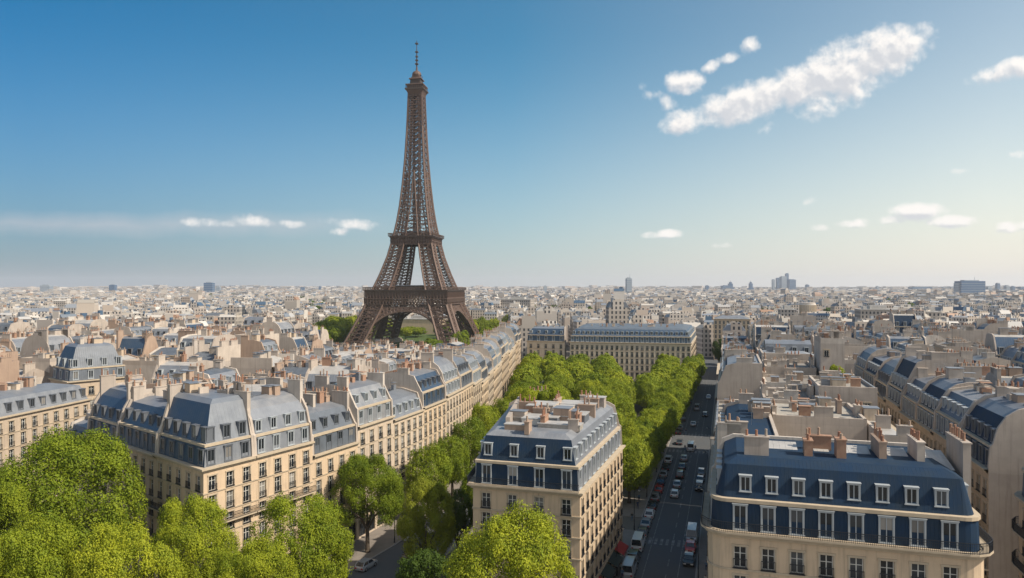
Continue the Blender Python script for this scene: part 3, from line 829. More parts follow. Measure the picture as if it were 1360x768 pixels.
        for i in range(n*2+1):
            t = -wg+2*wg*i/(n*2)
            for s in (-1, 1):
                b.box((t-.12)*S, (s*wg-.12)*S, (z1+.8)*S, (t+.12)*S, (s*wg+.12)*S, (z1+gal)*S); b.box((s*wg-.12)*S, (t-.12)*S, (z1+.8)*S, (s*wg+.12)*S, (t+.12)*S, (z1+gal)*S)
        rbox(wg+.2, z1+gal, z1+gal+.5, wg-1.2)
        b.obj(name, ['tower', 'tower_dark'], root)
    deck('first_platform', 45.0, 59.5, 43.6, 43.6, 45.0, 3.2, 17, 26)
    deck('second_platform', 108, 116.5, 22.2, 23.2, 24.4, 3.0, 6, 16)
    # pavilions on the decks
    for (z, r, w, hh) in ((60.3, 27, 9, 4.2), (117.3, 12.5, 5.5, 4.5)):
        for (sx, sy) in ((0,-1),(1,0),(0,1),(-1,0)):
            b = MB(); a, c_ = (w*1.5, w*.55) if sx == 0 else (w*.55, w*1.5)
            cx_, cy_ = sx*r, sy*r
            b.box((cx_-a)*S, (cy_-c_)*S, z*S, (cx_+a)*S, (cy_+c_)*S, (z+hh)*S); b.box((cx_-a-.6)*S, (cy_-c_-.6)*S, (z+hh)*S, (cx_+a+.6)*S, (cy_+c_+.6)*S, (z+hh+.6)*S, 1)
            b.obj('pavilion', ['tower_dark', 'lead'], root)
    # shaft above the second platform
    b = MB(); hs = [117+ (276-117)*(1-(1-k/24)**1.25) for k in range(25)]
    for h0, h1 in zip(hs, hs[1:]):
        for sx in (-1, 1):
            for sy in (-1, 1):
                b.beam((sx*o_(h0), sy*o_(h0), h0*S), (sx*o_(h1), sy*o_(h1), h1*S), 1.5*S)
                if i_(h0) > .6*S:
                    b.beam((sx*i_(h0), sy*o_(h0), h0*S), (sx*i_(h1), sy*o_(h1), h1*S), 1.2*S); b.beam((sx*o_(h0), sy*i_(h0), h0*S), (sx*o_(h1), sy*i_(h1), h1*S), 1.2*S)
        for k in range(4):
            ca, sa = math.cos(k*math.pi/2), math.sin(k*math.pi/2)
            def P(t, h): X, Y = t, -o_(h); return Vector((X*ca-Y*sa, X*sa+Y*ca, h*S))
            for s in (-1, 1):
                a0, c0, a1, c1 = s*o_(h0), s*i_(h0), s*o_(h1), s*i_(h1)
                b.beam(P(a0, h0), P(c1, h1), .55*S); b.beam(P(c0, h0), P(a1, h1), .55*S)
                b.beam(P((a0+c0)/2, h0), P((a1+c1)/2, h1), .35*S)
                hm = (h0+h1)/2; b.beam(P(s*o_(hm), hm), P(s*i_(hm), hm), .55*S)
            b.beam(P(-o_(h1), h1), P(o_(h1), h1), .95*S)
            if i_(h0) > 1*S: b.beam(P(-i_(h0), h0), P(i_(h1), h1), .5*S); b.beam(P(i_(h0), h0), P(-i_(h1), h1), .5*S)
        # inner lift frame
        r = min(3.2*S, o_(h0)*.62)
        for sx in (-1, 1):
            for sy in (-1, 1): b.beam((sx*r, sy*r, h0*S), (sx*r, sy*r, h1*S), .8*S)
        for (p, q) in (((-1,-1),(1,-1)), ((1,-1),(1,1)), ((1,1),(-1,1)), ((-1,1),(-1,-1))):
            b.beam((p[0]*r, p[1]*r, h0*S), (q[0]*r, q[1]*r, h1*S), .7*S); b.beam((q[0]*r, q[1]*r, h0*S), (p[0]*r, p[1]*r, h1*S), .7*S)
    b.obj('shaft', ['tower'], root)
    b = MB()
    def taper(z0, z1, w0, w1, mi=0):
        n = len(b.v)
        for z, w in ((z0, w0), (z1, w1)): b.v += [(-w*S,-w*S,z*S),(w*S,-w*S,z*S),(w*S,w*S,z*S),(-w*S,w*S,z*S)]
        for f in ((3,2,1,0),(4,5,6,7),(0,1,5,4),(1,2,6,5),(2,3,7,6),(3,0,4,7)): b.f.append([n+i for i in f]); b.m.append(mi)
    taper(270, 275, 7.2, 9.6); taper(275, 276.4, 10.4, 10.4, 1); taper(276.4, 280, 8.6, 8.6, 1); taper(280, 281, 9.8, 9.8)
    for i in range(9):
        t = -9.6+19.2*i/8
        for s in (-1, 1): b.box((t-.15)*S, (s*9.6-.15)*S, 276.4*S, (t+.15)*S, (s*9.6+.15)*S, 280.2*S); b.box((s*9.6-.15)*S, (t-.15)*S, 276.4*S, (s*9.6+.15)*S, (t+.15)*S, 280.2*S)
    taper(281, 287, 6.2, 5.4, 1); taper(287, 288, 7.0, 6.6); taper(288, 292, 4.4, 4.0)
    for t in range(6):
        a = t*math.pi/3; b.beam((6*S*math.cos(a), 6*S*math.sin(a), 287*S), (6*S*math.cos(a), 6*S*math.sin(a), (291+t % 3)*S), .5*S)
    b.obj('summit_cabin', ['tower', 'tower_dark'], root)
    b = MB(); prev = None
    for k in range(6):
        a = k/5*math.pi/2; r = 4.2*math.cos(a)+1.0; z = 292+5*math.sin(a)
        if prev: b.tube((0, 0, prev[1]*S), (0, 0, z*S), prev[0]*S, r*S, 12, cap=False)
        prev = (r, z)
    b.tube((0,0,297*S), (0,0,301*S), 1.2*S, .9*S, 8)
    b.obj('dome', ['tower'], root)
    b = MB(); b.tube((0,0,301*S), (0,0,316*S), .75*S, .55*S, 6); b.tube((0,0,316*S), (0,0,330*S), .5*S, .3*S, 6)
    for z, w in ((304, 1.6), (308, 1.4), (312, 1.3), (317, 1.5), (326, 1.5)): b.box(-w*S, -w*S, z*S, w*S, w*S, (z+1.1)*S)
    b.obj('antenna_mast', ['tower_dark'], root)
    return root

# ------------------------------------------------------------------ cars
_cars = {}
def car_meshes(kind):
    if kind in _cars: return _cars[kind]
    #     length, width, height, hood h, profile of the cabin
    L, Wd, H, hood, c = {'sedan': (4.5, 1.82, 1.45, .92, (.27,.40,.74,.90)), 'hatch': (4.0, 1.78, 1.5, .95, (.24,.38,.84,.97)),
                         'suv': (4.6, 1.9, 1.72, 1.05, (.23,.34,.88,.98)), 'van': (5.6, 2.05, 2.3, 1.25, (.08,.2,.975,.99))}[kind]
    b = MB(); xs = [0, .03, .12, .5, .88, .97, 1]
    # lower body as cross sections along the length (y), x across
    secs = []
    for t in xs:
        w = Wd/2*(.80 if t in (0, 1) else .93 if t in (.03, .97) else 1.0)
        zt = hood*(.72 if t in (0, 1) else .88 if t == .03 else .95 if t == .97 else 1.0); zb = .34 if t in (0, 1) else .22
        y = (t-.5)*L
        secs.append([(-w*.94, y, zb), (-w, y, zb+.18), (-w*1.0, y, zt*.72), (-w*.90, y, zt), (w*.90, y, zt), (w, y, zt*.72), (w, y, zb+.18), (w*.94, y, zb)])
    n0 = len(b.v)
    for s in secs: b.v += s
    for i in range(len(secs)-1):
        for k in range(8): b.f.append([n0+i*8+k, n0+i*8+(k+1) % 8, n0+(i+1)*8+(k+1) % 8, n0+(i+1)*8+k]); b.m.append(0)
    b.f.append([n0+k for k in range(8)]); b.m.append(0); b.f.append([n0+(len(secs)-1)*8+k for k in range(8)][::-1]); b.m.append(0)
    # roof and pillars
    y0, y1, y2, y3 = [(t-.5)*L for t in c]; wb_, wt = Wd/2*.88, Wd/2*.74
    roof = [(-wt, y1, H-.05), (wt, y1, H-.05), (wt*1.02, (y1+y2)/2, H), (wt, y2, H-.05), (-wt, y2, H-.05), (-wt*1.02, (y1+y2)/2, H)]
    n = len(b.v); b.v += roof + [(p[0]*1.02, p[1], p[2]-.07) for p in roof]
    b.f.append([n+i for i in range(6)]); b.m.append(0)
    for i in range(6): b.f.append([n+i, n+6+i, n+6+(i+1) % 6, n+(i+1) % 6]); b.m.append(0)
    for s in (-1, 1):
        b.beam((s*wb_, y0, hood-.02), (s*wt, y1, H-.07), .09); b.beam((s*wb_, y3, hood-.02), (s*wt, y2, H-.07), .10)
        ym = (y1+y2)/2; b.beam((s*wb_*1.0, ym, hood-.02), (s*wt*1.01, ym, H-.07), .08)
        b.box(s*(Wd/2+.07)-.08, y0+.25, hood-.02, s*(Wd/2+.07)+.08, y0+.38, hood+.14)
        if kind == 'van':
            b.face([(s*wb_, ym+.1, hood), (s*wb_, y3, hood), (s*wt, y2, H-.07), (s*wt, ym+.1, H-.07)])
    body = b.mesh('body', ['car_black'])
    g = MB(); e = .03
    B = [(-wb_+e, y0+.05, hood), (wb_-e, y0+.05, hood), (wb_-e, y3-.05, hood), (-wb_+e, y3-.05, hood)]; T = [(-wt+e, y1+.02, H-.08), (wt-e, y1+.02, H-.08), (wt-e, y2-.02, H-.08), (-wt+e, y2-.02, H-.08)]
    for i in range(4): g.face([B[i], B[(i+1) % 4], T[(i+1) % 4], T[i]])
    glass = g.mesh('windows', ['carglass']); glass.name = 'cabin_glass'
    w = MB(); w.tube((-.11,0,0), (.11,0,0), .33, .33, 14, 0); w.tube((.112,0,0), (.125,0,0), .2, .17, 10, 1); w.tube((-.125,0,0), (-.112,0,0), .17, .2, 10, 1)
    wheel = w.mesh('wheel', ['tyre', 'chrome'])
    h = MB(); h.box(-.2, -.03, -.09, .2, .03, .09); hl = h.mesh('headlight', ['lamp_w'])
    h = MB(); h.box(-.17, -.03, -.11, .17, .03, .11); tl = h.mesh('tail_light', ['lamp_r'])
    _cars[kind] = (body, glass, wheel, hl, tl, L, Wd, hood); return _cars[kind]
def car(pos, direction, kind, colour, label, group='cars parked along the avenue', z=.012):
    body, glass, wheel, hl, tl, L, Wd, hood = car_meshes(kind)
    rz = math.atan2(direction.y, direction.x)+math.pi/2      # nose towards local -y
    o = thing('parked_car' if 'park' in label else 'car', label, 'car', (pos.x, pos.y, z), rz, group)
    bo = link('body', body, o); bo.material_slots[0].link = 'OBJECT'; bo.material_slots[0].material = M['car_'+colour]
    link('cabin_glass', glass, o)
    for sx in (-1, 1):
        for sy in (-.31, .30): link('wheel', wheel, o, (sx*(Wd/2-.1), sy*L, .33))
        link('headlight', hl, o, (sx*Wd*.31, -L/2+.005, hood*.62)); link('tail_light', tl, o, (sx*Wd*.33, L/2-.005, hood*.64))
    return o

# ------------------------------------------------------------------ people: one skinned body, clothes as colour zones of the same figure
def person_mesh(pose):
    J = {}
    def v(n, x, y, z, r): J[n] = (Vector((x, y, z)), r)
    st = {'stand': 0, 'walk': .22, 'sit': 0}[pose]; hip = .93
    v('pel', 0,0,hip,.13); v('waist', 0,0,1.08,.125); v('chest', 0,.0,1.30,.145); v('neck', 0,0,1.48,.06); v('head', 0,-.02,1.58,.085); v('crown', 0,-.01,1.70,.085)
    for s, n in ((-1,'l'),(1,'r')):
        f = st*s
        if pose == 'sit':
            v('hip'+n, s*.09,0,hip-.06,.10); v('kn'+n, s*.11,-.42,hip-.08,.065); v('an'+n, s*.11,-.42,hip-.5,.045); v('to'+n, s*.11,-.58,hip-.55,.035)
        else:
            v('hip'+n, s*.09,0,hip-.08,.10); v('kn'+n, s*.10,-f*.7-.02*abs(st),.5,.065); v('an'+n, s*.10,-f+.06*(f < 0),.09,.042); v('to'+n, s*.11,-f-.15,.035,.035)
        v('sh'+n, s*.19,0,1.40,.06); v('el'+n, s*.25,.03+f*.4,1.14,.042); v('ha'+n, s*.24,-.08+f*.9,.90 if pose != 'sit' else 1.0,.03)
    E = [('pel','waist'),('waist','chest'),('chest','neck'),('neck','head'),('head','crown')]
    for n in 'lr': E += [('pel','hip'+n),('hip'+n,'kn'+n),('kn'+n,'an'+n),('an'+n,'to'+n),('chest','sh'+n),('sh'+n,'el'+n),('el'+n,'ha'+n)]
    names = list(J); me = bpy.data.meshes.new('person'); me.from_pydata([J[n][0] for n in names], [(names.index(a), names.index(b)) for a, b in E], [])
    o = bpy.data.objects.new('tmp', me); COL.objects.link(o)
    md = o.modifiers.new('s', 'SKIN')
    for i, n in enumerate(names): me.skin_vertices[0].data[i].radius = (J[n][1], J[n][1])
    me.skin_vertices[0].data[0].use_root = True
    o.modifiers.new('d', 'SUBSURF').levels = 1
    dg = bpy.context.evaluated_depsgraph_get(); out = bpy.data.meshes.new_from_object(o.evaluated_get(dg)); out.name = 'person'
    bpy.data.objects.remove(o)
    out.materials.clear()
    for m in ('cloth_c4', 'cloth_c1', 'skin', 'hair'): out.materials.append(M[m])
    for p in out.polygons:
        c = p.center; p.use_smooth = True
        p.material_index = 3 if (c.z > 1.66 or (c.z > 1.52 and c.y > .03)) else 2 if (c.z > 1.47 or (abs(c.x) > .2 and c.z < 1.0 and c.z > .8)) else 1 if c.z > .98 else 0
    return out
PM = {}
def person(pos, rz, pose, top, bottom, label, z=.15):
    if pose not in PM: PM[pose] = person_mesh(pose)
    o = link('person', PM[pose], None, (pos.x, pos.y, z), rz, (1, 1, random.uniform(.96, 1.04)))
    for i, m in ((0, bottom), (1, top)): o.material_slots[i].link = 'OBJECT'; o.material_slots[i].material = M['cloth_'+m]
    return tag(o, label, 'person', 'people on the pavement')

# ================================================================== GROUND
def terrain(x, y):
    r = math.hypot(x, y)
    t = min(1, max(0, (r-2200)/7000)); t = t*t*(3-2*t)
    a = math.atan2(x, y)
    return t*(40+16*noise.noise(Vector((a*4, 3.1, 0)))+8*noise.noise(Vector((a*17, 1.1, 0))))
gb = MB(); NR = [0, 60, 150, 400, 900, 1600, 2200, 2800, 3500, 4300, 5200, 6200, 7400, 8800, 10500, 13000]; NA = 180
gb.v.append((0, 0, 0))
for r in NR[1:]:
    for k in range(NA):
        a = 2*math.pi*k/NA; x, y = r*math.sin(a), r*math.cos(a); gb.v.append((x, y, terrain(x, y) if r < 15000 else terrain(x*.4, y*.4)*.2))
for k in range(NA): gb.f.append([0, 1+(k+1) % NA, 1+k]); gb.m.append(0)
for i in range(len(NR)-2):
    for k in range(NA): q = 1+i*NA; gb.f.append([q+k, q+(k+1) % NA, q+NA+(k+1) % NA, q+NA+k]); gb.m.append(0)
struct(gb.obj('ground', ['ground'], smooth=True))

def strip(name, pts_l, pts_r, z, m, h=0.):
    b = MB()
    for i in range(len(pts_l)-1):
        a, c, d_, e = pts_l[i], pts_r[i], pts_r[i+1], pts_l[i+1]
        if h: b.prism([a, c, d_, e], z, z+h)
        else: b.face([(*a, z), (*c, z), (*d_, z), (*e, z)])
    return struct(b.obj(name, [m]))
# right avenue
us = [20+22*i for i in range(24)]
strip('avenue_road', [uv(u, -15.9) for u in us], [uv(u, -4.6) for u in us], .004, 'asphalt')
cross = [(208, 222), (352, 366)]
def segs(u0, u1, gaps):
    o = []; u = u0
    for a, b in gaps: o.append((u, a)); u = b
    o.append((u, u1)); return o
for (a, b) in segs(20, 500, [(208, 222), (352, 366)]):
    strip('pavement', [uv(a, -4.6), uv(b, -4.6)], [uv(a, -1.0), uv(b, -1.0)], .0, 'paving', .14)
for (a, b) in segs(20, 400, [(134, 142)]):
    strip('pavement', [uv(a, -22), uv(b, -22)], [uv(a, -15.9), uv(b, -15.9)], .0, 'paving', .13)
for (a, b) in segs(20, 400, [(134, 142)]):
    strip('kerb', [uv(a, -16.05), uv(b, -16.05)], [uv(a, -15.82), uv(b, -15.82)], .0, 'kerb', .142)
for (a, b) in segs(20, 500, [(208, 222), (352, 366)]):
    strip('kerb', [uv(a, -4.68), uv(b, -4.68)], [uv(a, -4.45), uv(b, -4.45)], .0, 'kerb', .152)
for (a, b) in ((208, 222), (352, 366)):
    strip('cross_street', [uv(a, -4.6), uv(b, -4.6)], [uv(a, 200), uv(b, 200)], .006, 'asphalt')
strip('side_street', [uv(20, 24.6), uv(480, 24.6)], [uv(20, 32.2), uv(480, 32.2)], .008, 'asphalt')
# markings
mk = MB()
for k in range(60):
    u = 60+6.5*k
    for v in (-9.1,):
        q = [uv(u, v-.09), uv(u+3, v-.09), uv(u+3, v+.09), uv(u, v+.09)]; mk.face([(*p, .010) for p in q][::-1])
for (u0, u1, v) in ((40, 205, -12.6), (224, 340, -12.6), (40, 205, -7.3), (224, 340, -7.3)):
    q = [uv(u0, v-.07), uv(u1, v-.07), uv(u1, v+.07), uv(u0, v+.07)]; mk.face([(*p, .010) for p in q][::-1])
for u in (202, 226, 346, 128):
    for k in range(11):
        v = -15.3+k*1.0; q = [uv(u, v), uv(u+3.2, v), uv(u+3.2, v+.5), uv(u, v+.5)]; mk.face([(*p, .012) for p in q][::-1])
struct(mk.obj('road_marking', ['paint']))

# left avenue: facade line
FL = [Vector(p) for p in ((-42.7,99), (-38.3,106.5), (-32.6,117), (-27.6,128), (-23.2,139.5), (-18.9,152), (-15.2,165), (-12.6,177.5), (-10.4,190.5), (-8.6,204), (-7.2,218), (-6.0,233), (-4.9,248.5), (-3.8,265), (-2.6,282), (-1.3,300), (.1,318), (1.6,337), (3.2,356), (5,378))]
def offl(i, w):
    a = FL[max(0, i-1)]; b = FL[min(len(FL)-1, i+1)]; t = (b-a).normalized(); return FL[i]+Vector((t.y, -t.x))*w
ext = [Vector((-60, 68)), Vector((-51, 84))]
def line(w):
    t = (FL[0]-ext[0]).normalized(); n_ = Vector((t.y, -t.x))
    return [ext[0]+n_*w, ext[1]+n_*w]+[offl(i, w) for i in range(len(FL))]
strip('pavement', line(-.2), line(7.4), 0, 'paving', .14)
strip('boulevard_road', line(7.4), line(15.5), .005, 'asphalt')
strip('kerb', line(7.25), line(7.5), 0, 'kerb', .152)
strip('pavement', line(15.5), line(18.2), 0, 'paving', .13)
# the side street on the left and its pavement
WD = Vector((-.77, .64)).normalized(); A0 = FL[0]
wn = Vector((-WD.y, WD.x)); wn = wn if wn.dot(Vector((-1, -1))) > 0 else -wn
strip('pavement', [A0+wn*.0+WD*(-2), A0+WD*70], [A0+wn*3.2+WD*(-2), A0+wn*3.2+WD*70], 0, 'paving', .146)
# lawn of the park around the tower
pk = MB(); pk.face([(-190, 390, .01), (-20, 390, .01), (10, 760, .01), (-190, 760, .01)]); struct(pk.obj('lawn', ['grass']), 'structure')

# ================================================================== THE TOWER
TX, TY, TS = pxY(553.5, 570), 570, 243.0/330
iron_tower(TX, TY, R(-8), TS)

# ================================================================== NAMED BUILDINGS
RB = []   # reserved circles / polygons for the fill
# right foreground building, rounded corners
def rounded(pts, rad, which, k=4):
    out = []; n = len(pts)
    for i in range(n):
        p = pts[i]
        if i not in which: out.append((p, i)); continue
        a = (pts[i-1]-p).normalized(); b = (pts[(i+1) % n]-p).normalized()
        c = p+(a+b)*rad
        s, e = p+a*rad, p+b*rad
        for q in range(k+1):
            t = q/k; v1 = (s-c).lerp(e-c, t).normalized()*rad; out.append((c+v1, i))
    return [o[0] for o in out]
rb0 = [uv(74.6, -1.8), uv(74.6, 22.9), uv(87.6, 22.9), uv(87.6, -1.8)]
P = rounded(rb0, 1.8, (0, 1), 4); rmap = [0]*5+[1]*5+[2, 3]
n = len(P); st = [True]*n; st[n-2] = False
bays = {4: 8}; bays = [8 if (P[(i+1) % n]-P[i]).length > 12 and st[i] else None for i in range(n)]
front = [i for i in range(n) if (P[(i+1) % n]-P[i]).length > 12 and st[i]][0]
b1 = building('apartment_building', 'cream corner building with dark blue mansard and two rows of white windows, right foreground', P, 20.7, st, 'two', 'stone_warm', 'slate', 'slate',
         det=2, bays=bays, dorm='zinc', balcony=[(20.95, [i for i in range(n) if st[i]])], maxoff=2.85, party='render', stacks=False, floors=5, clutter=False, rnd=(rb0, rmap, 1.8, [True, True, False, True]))
def add_at(root, o, p, z=0, rz=0.):
    o.parent = root; c = root.location; o.location = (p.x-c.x, p.y-c.y, z); o.rotation_euler = (0, 0, rz)
vang = math.atan2(VD.y, VD.x)
def stack_at(root, u, v, along, L, z0, z1, m, det=2, w=.7):
    c = uv(u, v)-Vector(root.location[:2]); return chimney(root, c, along, L, z0, z1, det, m, w)
zr = 27.2
stack_at(b1, 78.6, 3.0, VD, 2.4, 22, 29.6, 'render', w=1.0)
stack_at(b1, 83.0, 9.5, VD, 2.4, 26, 29.2, 'brick'); stack_at(b1, 80.0, 8.1, UD, 1.6, 26, 29.3, 'brick', w=.8); stack_at(b1, 80.0, 11.2, UD, 1.8, 26, 29.6, 'brick', w=.9)
stack_at(b1, 82.4, 15.2, UD, 4.4, 26, 29.4, 'render_pink'); stack_at(b1, 82.0, 18.6, UD, 4.0, 26, 29.6, 'render'); stack_at(b1, 81.6, 22.3, UD, 5.5, 20, 30.0, 'render')
# pale zinc panels of the top slope
for (v0, v1) in ((2.2, 7.3), (8.9, 10.4), (11.9, 14.4), (16.0, 17.9), (19.2, 21.4)):
    b = MB(); q = [uv(79.2, v0), uv(79.2, v1), uv(84.2, v1), uv(84.2, v0)]; c = Vector(b1.location[:2]); q = [p-c for p in q]
    b.face([(*q[0], 27.3), (*q[1], 27.3), (*q[2], 28.2), (*q[3], 28.2)]); b.face([(*q[3], 28.2), (*q[2], 28.2), (*(q[2]+UD*2), 27.1), (*(q[3]+UD*2), 27.1)])
    b.face([(*q[1], 27.3), (*q[1], 27.0), (*(q[2]+UD*2), 27.1), (*q[2], 28.2)]); b.face([(*q[0], 27.3), (*q[3], 28.2), (*(q[3]+UD*2), 27.1), (*q[0], 27.0)])
    b.obj('roof_panel', ['zinc_pale'], b1)
# centre flatiron building
fr_ = Vector((.33, .944)).normalized(); cA = Vector((8.8, 92.7)); cB = cA+fr_*30
cL = cA-VD*14.7; cL2 = Vector((-1.6, 124))
P = [cL, cA, cB, cL2]
n = len(P); st = [True]*n; st[n-2] = False
bays = [None]*n
for i in range(n):
    L_ = (P[(i+1) % n]-P[i]).length
    if L_ > 25: bays[i] = 11
    elif L_ > 9 and st[i]: bays[i] = 4
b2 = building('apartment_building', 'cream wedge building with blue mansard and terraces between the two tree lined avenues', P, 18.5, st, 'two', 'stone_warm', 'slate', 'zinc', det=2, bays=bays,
         dorm='zinc', lit_roof={1: 'zinc'}, balcony=[(18.75, [0, 3])], maxoff=2.6, party='render', floors=5)  # right slope coloured paler than the front to look sunlit
c2 = Vector(b2.location[:2])
for (x0, y0, x1, y1) in ((-4.2, 99.5, -2.9, 122), ):
    b = MB(); b.prism([Vector(p)-c2 for p in ((-.9, 101), (-.3, 101), (1.6, 120.5), (1.0, 120.5))], 24.9, 26.9); b.obj('parapet_wall', ['render'], b2)
for (x, y, w, l, h, m) in ((3.5, 104, 3.2, 4, .8, 'white'), (7.5, 108, 3, 5, .6, 'zinc'), (5, 113, 4, 4, 1.3, 'render'), (10, 117, 4, 4, .8, 'zinc_pale'), (1.8, 108, 1.5, 6, .5, 'gravel'), (6.8,100.5,6,2.2,.5,'gravel'), (0.6, 99, 3, 1.4, .7, 'render_pink'), (10.5, 106, 1.2, 3.5, .9, 'lead'), (3.2, 109.5, 1.6, 1.6, 1.6, 'brick'), (12.6, 114, 1.4, 2.4, 1.0, 'lead'), (8.6, 113, 2.2, 2, .9, 'stone'), (6.2, 104.8, 1.2, 1.6, .6, 'lead'), (14, 119, 3, 2, 1.4, 'render')):
    b = MB(); b.box(-w/2, -l/2, -.2, w/2, l/2, h); b.box(-w/2-.1, -l/2-.1, h, w/2+.1, l/2+.1, h+.12, 1); o = b.obj('roof_cabin', [m, 'zinc_pale'], b2); add_at(b2, o, Vector((x, y)), 25.6, -.3)
for (u_, v_, L_, a_) in ((2.2, 97.5, 1.6, 0), (8.5, 99.0, 1.4, 1), (4.6, 101.5, 2.2, 0), (11.5, 110, 2.6, 1), (4.4, 107.2, 2.4, 1), (9.6, 103.4, 1.6, 0), (7.4, 116, 3.0, 0), (2.4, 112.5, 2.8, 1), (13.2, 117, 2.0, 1)):
    chimney(b2, Vector((u_, v_))-c2, VD if a_ else UD, L_, 25.3, 26.6+.2*L_, 2, random.choice(['render', 'brick', 'render_pink']))
for (x, y, r) in ((2.6, 118, 1.5), (5.3, 120, 1.1), (7.2, 121, 1.4), (4.0, 121, 1.0)):
    o = thing('potted_shrub', 'green shrub growing on the roof terrace of the wedge building, '+{2.6: 'the broadest, at left', 5.3: 'second from right', 7.2: 'furthest right', 4.0: 'the smallest, rearmost'}[x], 'shrub', (x, y, 25.6), 0, 'shrubs on the roof terrace')
    b = MB(); b.tube((0,0,0), (0,0,.6), .35, .45, 10); b.obj('planter', ['terracotta'], o)
    link('foliage', CR[('far', 0)], o, (0, 0, .6+r*.8), x, (r, r, r))

# left row along the boulevard
rng_l = random.Random(3)
names_l = ['with a blue and grey two storey mansard on the corner', 'with pale curved zinc roof, second from the left corner', 'with a low rounded grey roof, third along the boulevard', 'with a steep stepped mansard, fourth along the boulevard']
def inward(i, w): return offl(i, -w)
specs = [(10.3, 20.0, 'tall', 'slate_blue'), (11.5, 20.2, 'curved', 'zinc'), (12, 19.2, 'single', 'slate_grey'), (12, 20.4, 'two', 'zinc')]
tints = ['cream', 'pale', 'honey coloured', 'light stone']
roofn = {'slate_blue': 'blue', 'zinc': 'grey zinc', 'slate_grey': 'dark grey', 'slate': 'dark blue'}
# corner building L1
W1 = A0+WD*14.6
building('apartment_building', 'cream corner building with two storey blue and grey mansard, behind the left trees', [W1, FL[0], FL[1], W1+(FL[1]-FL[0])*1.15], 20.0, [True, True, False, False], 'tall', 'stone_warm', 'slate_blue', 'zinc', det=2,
         bays=[5, 3, None, None], lit_roof={1: 'zinc'}, dorm='lead', maxoff=3.4, floors=5, balcony=[(12.05, [0, 1])])  # grey boulevard slope against blue: lit and shaded side painted by material
building('apartment_building', 'cream building with pale curved zinc roof, second along the left boulevard', [FL[1], FL[2], inward(2, 11.5), inward(1, 10.5)], 20.0, [True, False, True, False], 'curved', 'stone_warm', 'zinc', 'zinc', det=2, bays=[4, None, 4, None],
         dorm='zinc', floors=5, balcony=[(12.05, [0])], party='render')
building('apartment_building', 'lower cream building with small rounded grey roof, third along the left boulevard', [FL[2], FL[3], inward(3, 11.5), inward(2, 11.5)], 17.6, [True, False, True, False], 'two', 'stone_warm', 'slate_grey', 'zinc', det=2, bays=[4, None, 4, None], dorm='lead', floors=4)
building('apartment_building', 'cream building with tall stepped zinc mansard, fourth along the left boulevard', [FL[3], FL[4], inward(4, 12), inward(3, 11.5)], 20.2, [True, False, True, False], 'two', 'stone', 'zinc', 'zinc', det=2, bays=[4, None, 4, None], dorm='zinc', floors=5)
ordn = ['fifth', 'sixth', 'seventh', 'eighth', 'ninth', 'tenth', 'eleventh', 'twelfth', 'thirteenth', 'fourteenth', 'fifteenth', 'sixteenth', 'seventeenth', 'eighteenth', 'nineteenth']
for i in range(4, len(FL)-1):
    pf = ['curved', 'two', 'two', 'curved', 'single', 'two'][i % 6]; rf = ['zinc', 'slate_grey', 'zinc', 'slate_grey', 'zinc', 'slate_blue'][i % 6]
    hc = 20+rng_l.uniform(-1.2, 1.0) - (0 if i < 9 else 1.0)
    wl = ['stone', 'stone_warm'][i % 2]
    building('apartment_building', f'{["light stone", "cream"][i % 2]} building with {roofn[rf]} roof, {ordn[i-4]} of the left boulevard row', [FL[i], FL[i+1], inward(i+1, 12.5), inward(i, 12.5)], hc, [True, False, True, False], pf, wl, rf, 'zinc', det=1,
             bays=[5, None, 4, None], dorm=rng_l.choice(['zinc', 'lead']), group='terraced buildings of the left boulevard', faces=[True, False, False, False], balcony=[(8.8, [0])] if i < 9 else None, bay_w=2.6)
# side street row to the left of the corner
W2 = A0+WD*29; W3 = A0+WD*41.5
inn = -wn
building('apartment_building', 'shaded cream building with peaked blue mansard, left neighbour of the corner building', [W2, W1, W1+inn*11, W2+inn*11], 19.8, [True, False, True, False], 'two', 'stone_warm', 'slate_blue', 'zinc', det=2, bays=[5, None, 4, None], dorm='lead', floors=5, balcony=[(12.0, [0])])
building('apartment_building', 'shaded cream building with blue rounded mansard and party wall, end of the side street row', [W3, W2, W2+inn*11, W3+inn*11], 19.6, [True, False, True, False], 'curved', 'stone_warm', 'slate_blue', 'zinc', det=2, bays=[4, None, 4, None], dorm='lead', floors=5)
W4 = A0+WD*52
building('apartment_building', 'small low house with blue roof between the tree and the far left terrace', [W4, W3, W3+inn*9, W4+inn*9], 16.5, [True, False, True, False], 'single', 'stone', 'slate_blue', 'zinc', det=1, bays=[3, None, 3, None], dorm='lead')
# far left terrace, sunlit long facade
q0, q1 = Vector((-103.5, 122)), Vector((-97.3, 165)); t_ = (q1-q0).normalized(); nI = Vector((-t_.y, t_.x))
building('apartment_building', 'long pale building with grey mansard and a row of round dormers at the left edge', [q0, q1, q1+nI*12, q0+nI*12], 19.6, [True, True, True, False], 'single', 'stone', 'zinc', 'zinc', det=1, bays=[15, 4, None, None], faces=[True, True, False, False], dorm='lead')
# big zinc and blue pavilion roof behind
e0 = Vector((-120, 186)); ed = Vector((.77, -.64)).normalized(); en = Vector((-ed.y, ed.x))
building('grand_building', 'large building with tall blue and grey pavilion roof behind the left terrace', [e0, e0+ed*12.5, e0+ed*12.5+en*14, e0+en*14], 21.8, [True]*4, 'tall', 'stone', 'slate_blue', 'zinc', det=1, dorm='zinc', bays=[3, 4, None, None], maxoff=3.4, lit_roof={1: 'slate_grey'})  # greyer right slope paints in the sun on that side

